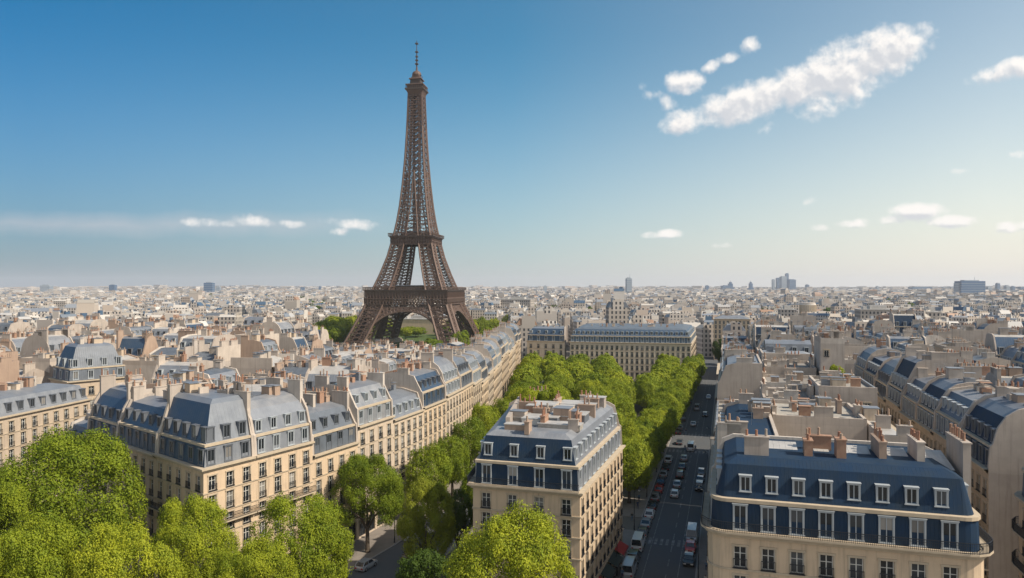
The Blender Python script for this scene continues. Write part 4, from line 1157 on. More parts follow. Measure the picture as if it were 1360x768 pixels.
# ---- buildings closing the wedge of trees
bkA = Vector((pxY(757, 362), 362)); bkB = Vector((pxY(918, 350), 350))
d_ = (bkB-bkA).normalized(); nn = Vector((-d_.y, d_.x))
building('grand_building', 'long pale stone building with blue attic windows facing the tree filled square', [bkA, bkB, bkB+UD*60, bkA+nn*58], 18.2, [True, True, True, True], 'two', 'stone_pale', 'slate_blue', 'slate_grey', det=1,
         bays=[24, 18, None, None], faces=[True, True, False, False], dorm='zinc', maxoff=6, clutter=True)
bkC = Vector((pxY(700, 372), 372)); bkD = Vector((pxY(750, 366), 366)); 
building('apartment_building', 'grey stone building with dark blue roof block behind the square, left of the long building', [bkC, bkD, bkD+Vector((2, 16)), bkC+Vector((2, 16))], 18, [True, False, False, True], 'two', 'stone_pale', 'slate_blue', 'zinc', det=1, bays=[5, None, None, 5])
en0 = Vector((pxY(948, 455), 455)); 
building('apartment_building', 'tall beige building with regular window grid at the end of the right avenue', [en0, en0+VD*22, en0+VD*22+UD*16, en0+UD*16], 26, [True, True, False, True], 'low', 'stone_warm', 'slate_blue', 'zinc', det=1, bays=[9, None, None, 6], faces=[True, False, False, True], rails=False)

# ================================================================== RIGHT BLOCKS
rr = random.Random(11)
CELLS = []      # fill cells (P, hc, orientation, ...)
def cellR(u0, u1, v0, v1, hc, prof, street, walls='stone', roof='slate_blue', top='zinc', party='render', **kw):
    P = [uv(u0, v0), uv(u0, v1), uv(u1, v1), uv(u1, v0)]; return (P, hc, prof, street, walls, roof, top, party, kw)
# edges: 0 front (towards camera), 1 right (+v), 2 back, 3 left (-v)
blk = [
 ('dark blue roofed building beside the right avenue, behind the foreground corner building', cellR(93, 121, -1.8, 6.2, 19.5, 'two', [False, False, False, True], bays=[None, None, None, 9], roof='slate', top='slate')),
 ('plain beige rendered block with a flat roof, behind the foreground chimneys', cellR(112, 128, 6.6, 19.2, 25.6, 'flat', [False, False, False, False])),
 ('white roofed narrow building beside the side street, behind the foreground corner building', cellR(104, 130, 19.4, 24.4, 23.6, 'low', [False, True, False, False], top='zinc_pale')),
 ('flat roofed building with cluttered pale roof beside the right avenue', cellR(121.5, 152, -1.8, 5.6, 21.5, 'flat', [False, False, False, True])),
 ('beige block with blank wall and many vents, behind the plain rendered block', cellR(132, 147, 6.2, 15, 25.2, 'flat', [False]*4)),
 ('beige block with small blue lean-to roof beside the side street', cellR(133, 149, 15.2, 24.4, 27.5, 'flat', [False, True, False, False])),
 ('slim tall pale tower block standing above the roofs by the side street', cellR(168, 180, 19.6, 24.4, 33.5, 'flat', [False]*4)),
 ('blue roofed building beside the right avenue before the cross street', cellR(153, 176, -1.8, 7, 22.5, 'two', [False, False, False, True], roof='slate')),
 ('wide beige block with roof garden behind the vents', cellR(152, 166, 7.4, 24.4, 25.5, 'flat', [False]*4)),
 ('pale stepped block by the avenue with stone chimneys', cellR(177, 205, -1.8, 8, 24.5, 'low', [False, False, False, True])),
 ('beige party wall building in the middle of the right block', cellR(170, 186, 8.4, 19, 26.8, 'flat', [False]*4)),
 ('rear beige building facing the cross street', cellR(187, 205, 8.4, 24.4, 27.0, 'low', [False, True, True, False])),
]
for lab, (P, hc, pf, st, wl, rf, tp, pa, kw) in blk:
    building('apartment_building', lab, P, hc, st, pf, wl, rf, tp, det=1, party=pa, sparse=True, faces=[False, st[1], False, st[3]], group='buildings of the block right of the avenue', **kw)
# a shrub on the roof garden
o = thing('roof_shrub', 'small green tree on the roof garden of the wide beige block', 'shrub', (*uv(154, 21), 25.8)); link('foliage', CR[('far', 1)], o, (0, 0, 2.2), 0, (1.6, 1.6, 2.2)); b = MB(); b.tube((0,0,0), (0,0,1.6), .12, .08, 6); b.obj('trunk', ['bark'], o)
# row right of the side street: shaded facades with blue mansards
u = 106; k = 0
sides = ['first', 'second', 'third', 'fourth', 'fifth', 'sixth', 'seventh', 'eighth', 'ninth', 'tenth', 'eleventh', 'twelfth']
while u < 205:
    w = rr.uniform(11, 15); pf = ['curved', 'two', 'curved', 'two', 'tall'][k % 5]; hc = 21.6+rr.uniform(-.8, .6)
    building('apartment_building', f'shaded stone building with blue mansard, {sides[k]} on the right of the side street', [uv(u, 32.4), uv(u, 44), uv(u+w, 44), uv(u+w, 32.4)], hc, [False, True, False, True], pf, 'stone', ['slate', 'slate_blue'][k % 2], 'zinc', det=1,
             bays=[None, None, None, 5], faces=[False, False, False, True], dorm=rr.choice(['zinc', 'lead']), group='shaded terrace right of the side street', balcony=[(8.8, [3])], party='render')
    u += w; k += 1
# right edge building
P = rounded([uv(80, 33.4), uv(80, 50), uv(101.5, 50), uv(101.5, 33.4)], 3.0, (3,), 4)
n = len(P)
building('apartment_building', 'honey coloured building with curved corner balconies at the lower right edge', P, 20.3, [True]*n, 'two', 'stone_warm', 'slate_blue', 'zinc', det=2, faces=[True]*n, dorm='zinc', maxoff=2.9, balcony=[(12.3, [3, 4, 5, 6, 7, 2]), (16.3, [3, 4, 5, 6, 7, 2])] if n > 7 else None, bays=None)

# ================================================================== FILL BLOCKS (every building its own thing)
fr = random.Random(23)
def in_poly(p, poly):
    c = False; n = len(poly)
    for i in range(n):
        a, b = poly[i], poly[(i+1) % n]
        if (a[1] > p[1]) != (b[1] > p[1]) and p[0] < (b[0]-a[0])*(p[1]-a[1])/(b[1]-a[1])+a[0]: c = not c
    return c
facade_end = FL[-1]
LEFT_FREE = [FL[0]+WD*75, FL[0]+WD*52+inn*11, FL[0]+WD*0+inn*14+Vector((-6, 4))] + [offl(i, -15.5) for i in range(3, len(FL))] + [Vector((-4, 345)), Vector((-85, 345)), Vector((-105, 392)), Vector((-195, 392)), Vector((-195, 900)), Vector((-1200, 900)), Vector((-1200, 120))]
PAV = [e0-ed*4-en*4, e0+ed*22-en*4, e0+ed*22+en*24, e0-ed*4+en*24]
TER = [q0+Vector((9, -9)), q1+Vector((9, 4)), q1+nI*14+Vector((0, 4)), q0+nI*14]
def left_ok(p): return in_poly(p, LEFT_FREE) and not in_poly(p, PAV) and not in_poly(p, TER)
UL = Vector((.17, .985)).normalized(); VL = Vector((UL.y, -UL.x))
def grid(U, V, u0, u1, v0, v1, ok, cross, colpat):
    out = []; v = v0; ci = 0
    while v < v1:
        w = colpat[ci % len(colpat)][0]*fr.uniform(.92, 1.08); gap = colpat[ci % len(colpat)][1]
        u = u0+fr.uniform(0, 6)
        while u < u1:
            L = fr.uniform(9, 15)
            if any(a-2 < u < b or a < u+L < b+2 for a, b in cross): u = [b for a, b in cross if a-2 < u < b or a < u+L < b+2][0]+.5; continue
            P = [U*u+V*v, U*u+V*(v+w), U*(u+L)+V*(v+w), U*(u+L)+V*v]
            c = sum(P, Vector((0, 0)))/4
            if c.y > 60 and abs(c.x/c.y) < .80 and all(ok(p) for p in P) and ok(c): out.append((P, ci % 2, c))
            u += L+.04
        v += w+gap; ci += 1
    return out
cellsL = grid(UL, VL, 60, 430, -420, 60, left_ok, [(232, 241), (318, 327)], [(10.5, 1.5), (10.5, 6.5)])
def right_ok(p): return True
cellsR = [c for c in grid(UD, VD, 106, 420, 46.5, 380, right_ok, [(208, 222), (352, 366)], [(10.5, 7.5), (10.5, 1.5)])]
cellsR += grid(UD, VD, 224, 420, -1.8, 44, right_ok, [(352, 366)], [(12.6, .6), (13, 8), (12.2, 1)])
cells = sorted(cellsL+cellsR, key=lambda c: c[2].length)
N_IND = 262
print('fill cells', len(cells))
PAL = {'stone': 'pale stone', 'stone_warm': 'honey coloured', 'render': 'beige', 'render_pink': 'pinkish'}
PROFN = {'two': 'two tier mansard', 'tall': 'tall mansard', 'curved': 'rounded mansard', 'single': 'low mansard', 'low': 'shallow pitched roof', 'flat': 'flat roof'}
far_cells = []
auto = []
for idx, (P, ori, c) in enumerate(cells):
    if idx >= N_IND: far_cells.append((P, ori, c)); continue
    left = c.x < 0 and c in [q[2] for q in cellsL] if False else c.x < .0
    r = fr.random()
    pf = ('two' if r < .2 else 'curved' if r < .36 else 'single' if r < .56 else 'low' if r < .78 else 'flat' if r < .92 else 'tall')
    hc = fr.gauss(19.8, 1.9) + (3.6 if pf in ('flat', 'low') else 0) + (0 if left else 1.2)
    hc = min(max(hc, 15.5), 26 if left else 28)
    if c.y < 185 and left: hc = min(hc, 19.5)
    if left and c.y > 185 and -.27 < c.x/c.y: hc = min(hc, 17.5 if c.y < 250 else 16); pf = pf if pf in ('single', 'low', 'flat') else 'single'
    if not left and c.dot(VD) < 13 and c.y > 200: hc = min(hc, 17.5); pf = 'single' if pf in ('two', 'tall', 'curved') else pf
    front = fr.random() < (.68 if left else .30)
    st = [True, False, True, False] if front else [False, True, False, True]
    if pf == 'flat' and fr.random() < .5: st = [False]*4
    wl = fr.choice(['stone', 'stone', 'stone_warm', 'render']); 
    rf = fr.choice(['slate_blue', 'zinc', 'zinc', 'slate_grey', 'zinc'] if left else ['slate_blue', 'zinc', 'slate', 'slate_grey', 'slate_blue'])
    tp = fr.choice(['zinc', 'zinc_pale', 'zinc_pale', 'slate_grey']); pa = fr.choice(['render', 'render', 'render', 'render_pink']) if left else 'render'
    near = c.length < 205
    rname = {'slate_blue': 'blue', 'zinc': 'grey', 'slate': 'dark blue', 'slate_grey': 'dark grey'}[rf] if pf in ('two', 'tall', 'curved', 'single') else {'zinc': 'grey', 'zinc_pale': 'whitish', 'slate_grey': 'dark'}[tp]
    pxx = 680+c.x/c.y*FP
    zone = 'far left' if pxx < 170 else 'left of the tower' if pxx < 430 else 'below the tower' if pxx < 660 else 'right of centre' if pxx < 1080 else 'right' if pxx < 1240 else 'far right'
    dist = 'nearer' if c.length < 170 else 'middle' if c.length < 270 else 'distant'
    lab = f'{PAL[wl]} building, {rname} {PROFN[pf]}, {dist} rooftops {zone}'
    faces = [st[0], st[1] and c.x < 0, False, st[3] and c.x > 0]
    cam_in = True
    t = building('apartment_building', lab, P, hc, st, pf, wl, rf, tp, det=1 if near else 0, faces=faces, dorm=fr.choice(['zinc', 'lead', 'zinc']), group='buildings of the crowded rooftops',
                 wfloors=3 if near else 2, party=pa, sparse=near, party_top=(fr.uniform(.6, 5) if fr.random() < .30 and pf in ('low', 'flat', 'single') else None), rails=False)
    auto.append(t)

# ================================================================== FAR CITY (past the individually built ones)
rs = np.random.RandomState(5)
rows = []   # cx, cy, halfw, halfl, angle, z0, hc, roofh, inset, kind
for (P, ori, c) in far_cells:
    u = (P[3]-P[0]); a = math.atan2(u.y, u.x); rows.append((c.x, c.y, (P[1]-P[0]).length/2, u.length/2, a-math.pi/2, 0, rs.normal(20, 2.2), 3.2, 2.2))
def far_ok(x, y):
    if y < 440 and x < 20 and x > -150: return False
    if y < 400 or (y < 430 and x > -150): return False
    if -195 < x < -2 and y < 770: return False
    u = x*UD.x+y*UD.y; v = x*VD.x+y*VD.y
    if -30 < v < 1 and u < 470: return False
    if y < 470 and 25 < x < 150: return False
    return True
def scatter(r0, r1, cell, hmean, hs, ratio, drop):
    # rotated lattices by district
    D = max(500, cell*30)
    n = 0
    ymax = r1; k = int(r1*.84/D)+1
    for gi in range(-k-1, k+2):
        for gj in range(0, int(r1/D)+2):
            bx, by = gi*D, gj*D
            ang = rs.uniform(-.5, .5)
            ca, sa = math.cos(ang), math.sin(ang)
            m = int(D/cell)+1
            for i in range(m):
                if i % 5 == 4: continue
                for j in range(m):
                    if j % 6 == 5: continue
                    lx, ly = (i-m/2)*cell, (j-m/2)*cell*ratio
                    x = bx+lx*ca-ly*sa; y = by+lx*sa+ly*ca
                    if not (bx-D/2 <= x < bx+D/2 and by-D/2 <= y < by+D/2): continue
                    rr_ = math.hypot(x, y)
                    if y < 60 or rr_ < r0 or rr_ >= r1 or abs(x/y) > .80 or not far_ok(x, y) or rs.rand() < drop: continue
                    rows.append((x, y, cell*.5*rs.uniform(.8, .98), cell*ratio*.5*rs.uniform(.8, 1.0), ang+(math.pi/2 if rs.rand() < .35 else 0), terrain(x, y)-1, max(9, rs.normal(hmean, hs)) + (rs.exponential(4) if rs.rand() < .04 else 0), rs.uniform(.6, 4.2), rs.uniform(.8, 3.2)))
scatter(380, 1500, 15.5, 19.0, 3.0, 1.0, .06)
scatter(1500, 3200, 21, 19.5, 4.0, 1.1, .12)
scatter(3200, 6000, 36, 20, 6.0, 1.2, .15)
scatter(6000, 11500, 80, 20, 8.0, 1.3, .25)
rows = np.array(rows); n = len(rows); print('far buildings', n)
cx_, cy_, hw, hl, an, z0, hc_, rh, ins = rows.T
ca, sa = np.cos(an), np.sin(an)
def boxverts(ox, oy, ax, ay, z_lo, z_hi, ax2=None, ay2=None):
    ax2 = ax if ax2 is None else ax2; ay2 = ay if ay2 is None else ay2
    out = []
    for (sx, sy) in ((-1,-1),(1,-1),(1,1),(-1,1)):
        lx, ly = ox+sx*ax, oy+sy*ay; out.append(np.stack([cx_+lx*ca-ly*sa, cy_+lx*sa+ly*ca, z_lo], 1))
    for (sx, sy) in ((-1,-1),(1,-1),(1,1),(-1,1)):
        lx, ly = ox+sx*ax2, oy+sy*ay2; out.append(np.stack([cx_+lx*ca-ly*sa, cy_+lx*sa+ly*ca, z_hi], 1))
    return np.stack(out, 1)       # n,8,3
parts = []
Zr = np.zeros(n)
parts.append((boxverts(Zr, Zr, hw, hl, z0, z0+hc_), 0, False))
parts.append((boxverts(Zr, Zr, hw+.15, hl-.3, z0+hc_+.02, z0+hc_+rh, np.maximum(hw-ins, .6), hl-.5), 1, True))
# party walls with stacks at both ends
for s in (-1, 1):
    wmul = np.clip(rs.uniform(.3, .9, n), 0, 1)
    parts.append((boxverts(rs.uniform(-.2, .2, n)*hw, s*(hl-.3), hw*wmul, np.full(n, .35), z0+hc_-2, z0+hc_+rh+rs.uniform(-.5, 2.2, n)), 0, True))
parts.append((boxverts(rs.uniform(-.5, .5, n)*hw, rs.uniform(-.5, .5, n)*hl, rs.uniform(.5, 2.2, n), rs.uniform(.5, 2.2, n), z0+hc_, z0+hc_+rh+rs.uniform(.6, 2.4, n)), 0, True))
parts.append((boxverts(rs.uniform(-.6, .6, n)*hw, rs.uniform(-.6, .6, n)*hl, rs.uniform(.3, .8, n), rs.uniform(.8, 2.5, n), z0+hc_, z0+hc_+rh+rs.uniform(.8, 3., n)), 1, True))
V = []; F = []; MI = []; base = 0
side_f = np.array([(0,1,5,4),(1,2,6,5),(2,3,7,6),(3,0,4,7)]); top_f = np.array([(4,5,6,7)])
for (v, mi, top) in parts:
    fs = np.concatenate([side_f, top_f])
    V.append(v.reshape(-1, 3)); k = (base+np.arange(n)*8)[:, None, None]+fs[None]; F.append(k.reshape(-1, 4)); MI.append(np.full(n*5, mi)); base += n*8
V = np.concatenate(V); F = np.concatenate(F); MI = np.concatenate(MI)
me = bpy.data.meshes.new('distant_city'); me.vertices.add(len(V)); me.vertices.foreach_set('co', V.astype(np.float32).ravel())
me.loops.add(F.size); me.loops.foreach_set('vertex_index', F.astype(np.int32).ravel())
me.polygons.add(len(F)); me.polygons.foreach_set('loop_start', np.arange(0, F.size, 4, dtype=np.int32)); me.polygons.foreach_set('loop_total', np.full(len(F), 4, dtype=np.int32))
me.polygons.foreach_set('use_smooth', np.zeros(len(F), dtype=bool)); me.materials.append(M['farwall']); me.materials.append(M['farroof']); me.polygons.foreach_set('material_index', MI.astype(np.int32)); me.update()
o = link('distant_city', me); o['kind'] = 'stuff'

# far trees: parks between the far roofs
tv = []; 
def park_clump(name, spots, leafm='leaf'):
    V = []
    for (x, y, r, h) in spots:
        m_ = 420; v = rs.normal(size=(m_, 3)); v /= np.linalg.norm(v, axis=1)[:, None]
        c = v*np.array([r, r, h*.5])*rs.uniform(.8, 1.08, (m_, 1))+np.array([x, y, h*.55+terrain(x, y)])
        t = rs.normal(size=(m_, 3)); t /= np.linalg.norm(t, axis=1)[:, None]; b = np.cross(t, v+rs.normal(0, .4, (m_, 3))); b /= np.linalg.norm(b, axis=1)[:, None]
        s = r*.13
        V.append(np.stack([c-t*s-b*s, c+t*s-b*s, c+t*s+b*s, c-t*s+b*s], 1).reshape(-1, 3))
    V = np.concatenate(V); me = bpy.data.meshes.new(name); me.from_pydata(V.tolist(), [], np.arange(len(V)).reshape(-1, 4).tolist()); me.materials.append(M[leafm]); 
    o = link(name, me); o['kind'] = 'stuff'; return o
spots = []
for _ in range(46):
    y = fr.uniform(800, 3800); x = fr.uniform(-.75, .75)*y; a = fr.uniform(-.4, .4)
    for q in range(fr.randint(2, 9)): spots.append((x+q*15*math.cos(a)+fr.uniform(-4, 4), y+q*15*math.sin(a)+fr.uniform(-6, 6), fr.uniform(6, 10), fr.uniform(19, 25)))
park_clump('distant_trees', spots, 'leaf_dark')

# horizon towers: pixel x, pixel top, pixel width, distance, look
HT = [(150, 379, 7, 3600, 'g', 'narrow dark tower block on the left horizon'), (278, 376, 11, 3300, 'g', 'dark blue square tower block on the horizon left of the iron tower'), (290, 381, 5, 3700, 'p', 'small pale block right beside the dark blue horizon tower'),
 (835, 370, 7, 3000, 'p', 'slim pale high rise alone on the horizon right of centre'), (724, 380.5, 4, 3800, 'p', 'small pale tower on the horizon right of the iron tower'), (939, 380, 4, 4600, 'g', 'small tower with pointed top on the horizon above the avenue'),
 (970, 374, 5, 5000, 'c', 'stepped tower with spire on the hazy horizon'), (965, 380, 14, 5000, 'g', 'low wide block at the foot of the spired horizon tower'), (997, 374, 4, 5000, 'c', 'thin spired tower right of the stepped horizon tower'),
 (1027, 372, 3.2, 5200, 'p', 'leftmost slim slab of the hazy office cluster'), (1033, 370, 4, 5200, 'g', 'second slim slab of the hazy office cluster'), (1040, 368, 7, 5100, 'p', 'pale broad tower in the middle of the office cluster'), (1045, 364, 3.5, 5100, 'g', 'tallest thin tower of the hazy office cluster'), (1051, 372, 9, 5000, 'g', 'blue square tower right of the office cluster'),
 (1072, 379, 4, 5000, 'g', 'small lone tower right of the office cluster'), (1288, 373.5, 34, 2900, 'g', 'large blue glass slab on the right horizon'), (1274, 376, 9, 2900, 'p', 'lower pale wing left of the large blue slab'),
 (1313, 382, 6, 3900, 'p', 'small block right of the large blue slab'), (1325, 377, 4, 4000, 'g', 'slim tower on the far right horizon'), (1337, 380, 5, 4000, 'p', 'pale tower on the far right horizon'), (1345, 381, 4, 4000, 'g', 'blue stub tower on the far right horizon'), (1356, 382, 8, 4000, 'g', 'block cut by the right edge on the horizon'),
 (1222, 382, 28, 4200, 'g', 'long low grey slab on the horizon left of the blue slab'), (1165, 381, 3, 4500, 'p', 'tiny pale tower on the right horizon'), (62, 379.5, 12, 3800, 'p', 'pale housing slab on the left horizon'), (402, 382, 5, 4000, 'g', 'small dark block on the horizon near the iron tower'),
 (425, 381, 3, 4200, 'g', 'thin mast like tower on the horizon left of the iron tower')]
for (x, yt, w, Y, k, lab) in HT:
    X = pxY(x, Y); zt = CH+(385-yt)/FP*Y; ww = w/FP*Y; zb = terrain(X, Y)-2
    o = thing('tower_block', lab, 'tower block', (X, Y, 0), .1, 'tower blocks on the horizon')
    dpt = min(ww, 40); m_ = 'tower_glass' if k in 'gc' else 'tower_pale'
    b = MB(); hB = zt-zb
    if k == 'c':
        b.box(-ww*.9, -dpt/2, zb, ww*.9, dpt/2, zb+hB*.45); b.box(-ww/2, -dpt/2, zb+hB*.452, ww/2, dpt/2, zb+hB*.78); b.box(-ww*.28, -dpt*.28, zb+hB*.782, ww*.28, dpt*.28, zb+hB*.9)
        b.obj('tower_body', [m_], o); b = MB(); b.tube((0,0,zb+hB*.9), (0,0,zt+4), 2.5, .6, 6); b.obj('spire', ['tower_pale'], o)
    else:
        b.box(-ww/2, -dpt/2, zb, ww/2, dpt/2, zt-3)
        nb = max(3, int(hB/9))
        for i in range(1, nb): z = zb+(hB-3)*i/nb; b.box(-ww/2-.4, -dpt/2-.4, z-.7, ww/2+.4, dpt/2+.4, z+.7, 1)
        b.obj('tower_body', [m_, 'tower_pale' if k == 'g' else 'tower_glass'], o)
        b = MB(); b.box(-ww*.32, -dpt*.3, zt-2.9, ww*.3, dpt*.3, zt+1); b.obj('roof_plant', ['tower_pale'], o)
        if x in (1288, 835): b = MB(); b.tube((ww*.2,0,zt+1), (ww*.2,0,zt+15), .9, .4, 5); b.obj('antenna', ['tower_pale'], o)
# middle distance landmarks
def landmark(x, yt, w, Y, dep, m_, lab, kind='box'):
    X = pxY(x, Y); zt = CH-(yt-385)/FP*Y; ww = w/FP*Y
    o = thing('large_building', lab, 'building', (X, Y, 0), -.25 if kind == 'box' else 0, 'large buildings in the middle distance')
    b = MB()
    if kind == 'cyl':
        b.tube((0,0,0), (0,0,zt-1), ww/2, ww/2, 32); b.tube((0,0,zt-.9), (0,0,zt), ww*.46, ww*.46, 32); b.obj('wall', [m_], o)
        b = MB()
        for i in range(32):
            a = 2*math.pi*i/32; b.beam((ww/2*math.cos(a), ww/2*math.sin(a), 3), (ww/2*math.cos(a), ww/2*math.sin(a), zt-2), .7)
        b.obj('rib', ['stone_trim'], o)
    else:
        b.box(-ww/2, 0, 0, ww/2, dep, zt-1.2); b.obj('wall', [m_], o)
        b = MB(); b.box(-ww/2-.5, -.5, zt-1.2, ww/2+.5, dep+.5, zt-.5); b.box(-ww*.2, dep*.3, zt-.5, ww*.25, dep*.7, zt+2.5); b.box(-ww*.4, dep*.2, zt-.5, -ww*.3, dep*.5, zt+1.5); b.obj('roof', ['zinc_pale'], o)
landmark(1168, 411, 46, 560, 22, 'farwall', 'wide grey blank building block among the roofs on the right')
landmark(1073, 403, 20, 620, 20, 'farwall', 'round drum shaped pale building among the right rooftops', 'cyl')
landmark(1047, 411, 20, 600, 18, 'farwall', 'dark fronted square block left of the round building')
landmark(1240, 414, 18, 520, 16, 'farwall', 'brown building under construction with orange scaffold on the roof')
landmark(685, 398, 40, 900, 25, 'farwall', 'long pale block with dark roof just right of the iron tower')
landmark(553, 424, 54, 715, 30, 'stone_warm', 'cream stone building seen through the arch of the iron tower')
landmark(443, 401, 7, 900, 14, 'render', 'pale slim block left of the iron tower')
landmark(403, 436, 12, 430, 10, 'render', 'small white block at the edge of the park left of the tower')

# ================================================================== TREES
fg = [ # pixel x, distance, top z, width, kind, label
 (92, 99, 25.2, 20, 'near', 'largest leafy plane tree, filling the left edge below the terrace'),
 (160, 75, 20.6, 11.6, 'near', 'plane tree at the bottom left in front of the largest tree'),
 (30, 72, 22.0, 11.4, 'near', 'plane tree cut off by the lower left corner'),
 (256, 85, 20.3, 9.6, 'near', 'plane tree before the corner of the blue mansard building'),
 (396, 92, 18.9, 13.2, 'near', 'plane tree with visible dark limbs beside the left boulevard'),
 (342, 78, 17.6, 9.5, 'near', 'low plane tree at the bottom edge below the corner building'),
 (488, 122, 16.9, 12.4, 'near', 'tall plane tree on the left boulevard pavement with bare trunk'),
 (566, 110, 15.6, 9.4, 'olive', 'yellowish olive plane tree left of the wedge building'),
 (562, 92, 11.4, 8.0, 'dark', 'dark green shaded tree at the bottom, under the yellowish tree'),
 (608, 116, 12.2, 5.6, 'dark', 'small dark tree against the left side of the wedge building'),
 (684, 76, 21.3, 14.5, 'bright', 'bright green tree in front of the wedge building, bottom centre'),
 (568, 141, 14.8, 9.8, 'mid', 'plane tree beside the left boulevard facades, behind the tall one'),
 (601, 152, 14.6, 8.2, 'mid', 'smaller plane tree, left boulevard row, second behind the tall one'),
 (624, 170, 14.8, 10, 'mid', 'plane tree of the left boulevard row, third behind the tall one'),
 (642, 192, 14.6, 10, 'mid', 'plane tree of the left boulevard row, fourth behind the tall one'),
 (640, 135, 12.0, 8, 'mid', 'tree tucked behind the left side of the wedge building'),
 (-10, 88, 21, 11, 'near', 'plane tree at the extreme left edge'),
 (303, 84, 14.8, 7, 'near', 'small plane tree between two larger ones at the lower left'),
]
for (x, Y, top, w, k, lab) in fg: tree(pxY(x, Y), Y, top, w, k, lab)
# the square: scattered planes between the two avenues
tr = random.Random(9)
pts = []
def fac_x(y):
    for a, b in zip(FL, FL[1:]):
        if a.y <= y <= b.y: return a.x+(b.x-a.x)*(y-a.y)/(b.y-a.y)
    return FL[-1].x
y = 150
row = 0
while y < 345:
    xl = fac_x(y)+ (8.5 if y > 195 else 22); xr = (-19.5+.287*y)/.958 + (6.0*(y-150)/200)
    k = max(1, int((xr-xl)/10.2)); 
    for i in range(k+1):
        x = xl+(xr-xl)*i/k
        if i == k: w, top, jx = tr.uniform(10.2, 11.2), tr.uniform(13.4, 15.6), 0
        else: w, top, jx = tr.uniform(10.5, 14), tr.uniform(12.8, 16.2), tr.uniform(-2, 2)
        px_ = 680+(x+jx)/y*FP
        if i != k and 825 < px_ < 850 and y > 200: continue      # the dark gap in the middle
        if y > 318 and 838 < px_ < 880: continue
        pts.append((x+jx, y+(0 if i == k else tr.uniform(-3, 3)), top, w, i == k, i == 0))
    y += 10.6; row += 1
for (x, y, top, w, isr, isl) in pts:
    pxx = 680+x/y*FP
    lab = ('round plane tree in the row beside the right avenue' if isr else 'plane tree close to the left boulevard facades' if isl else 'plane tree in the square behind the wedge building')
    lab += ', ' + ('near end' if y < 200 else 'middle' if y < 270 else 'far end')
    tree(x, y, top, w, 'mid' if y < 260 else 'far', lab, 'plane trees of the square')
# park round the tower
for i in range(70):
    x = tr.uniform(-182, 0); y = tr.uniform(470, 700)
    if abs(x-TX) < 60 and abs(y-TY) < 70 : continue
    px_ = 680+x/y*FP
    if 476 < px_ < 596 and y < 590 and tr.random() < .9: continue
    lab = 'park tree ' + ('left of the iron tower' if px_ < 475 else 'right of the iron tower' if px_ > 610 else 'beneath the iron tower')
    tree(x, y, tr.uniform(15, 21) if px_ < 475 or px_ > 610 else tr.uniform(9, 13), tr.uniform(12, 17), 'far', lab, 'trees of the park round the tower')
for (x, Y, top) in ((430, 600, 20), (443, 640, 22), (456, 610, 21), (466, 650, 22), (448, 560, 17), (616, 680, 19), (628, 650, 18), (642, 690, 17), (655, 700, 17), (436, 640, 18), (602,700,17), (512, 720, 18)):
    tree(pxY(x, Y), Y, top, 17, 'far', 'park tree ' + ('left of the iron tower' if x < 475 else 'right of the iron tower' if x > 610 else 'beneath the iron tower'), 'trees of the park round the tower')
# dark trees at the end of the avenue
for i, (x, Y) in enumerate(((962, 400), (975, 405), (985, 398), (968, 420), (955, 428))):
    tree(pxY(x, Y), Y, 15, 9, 'dark', 'dark shaded tree at the far end of the right avenue', 'dark trees at the avenue end')

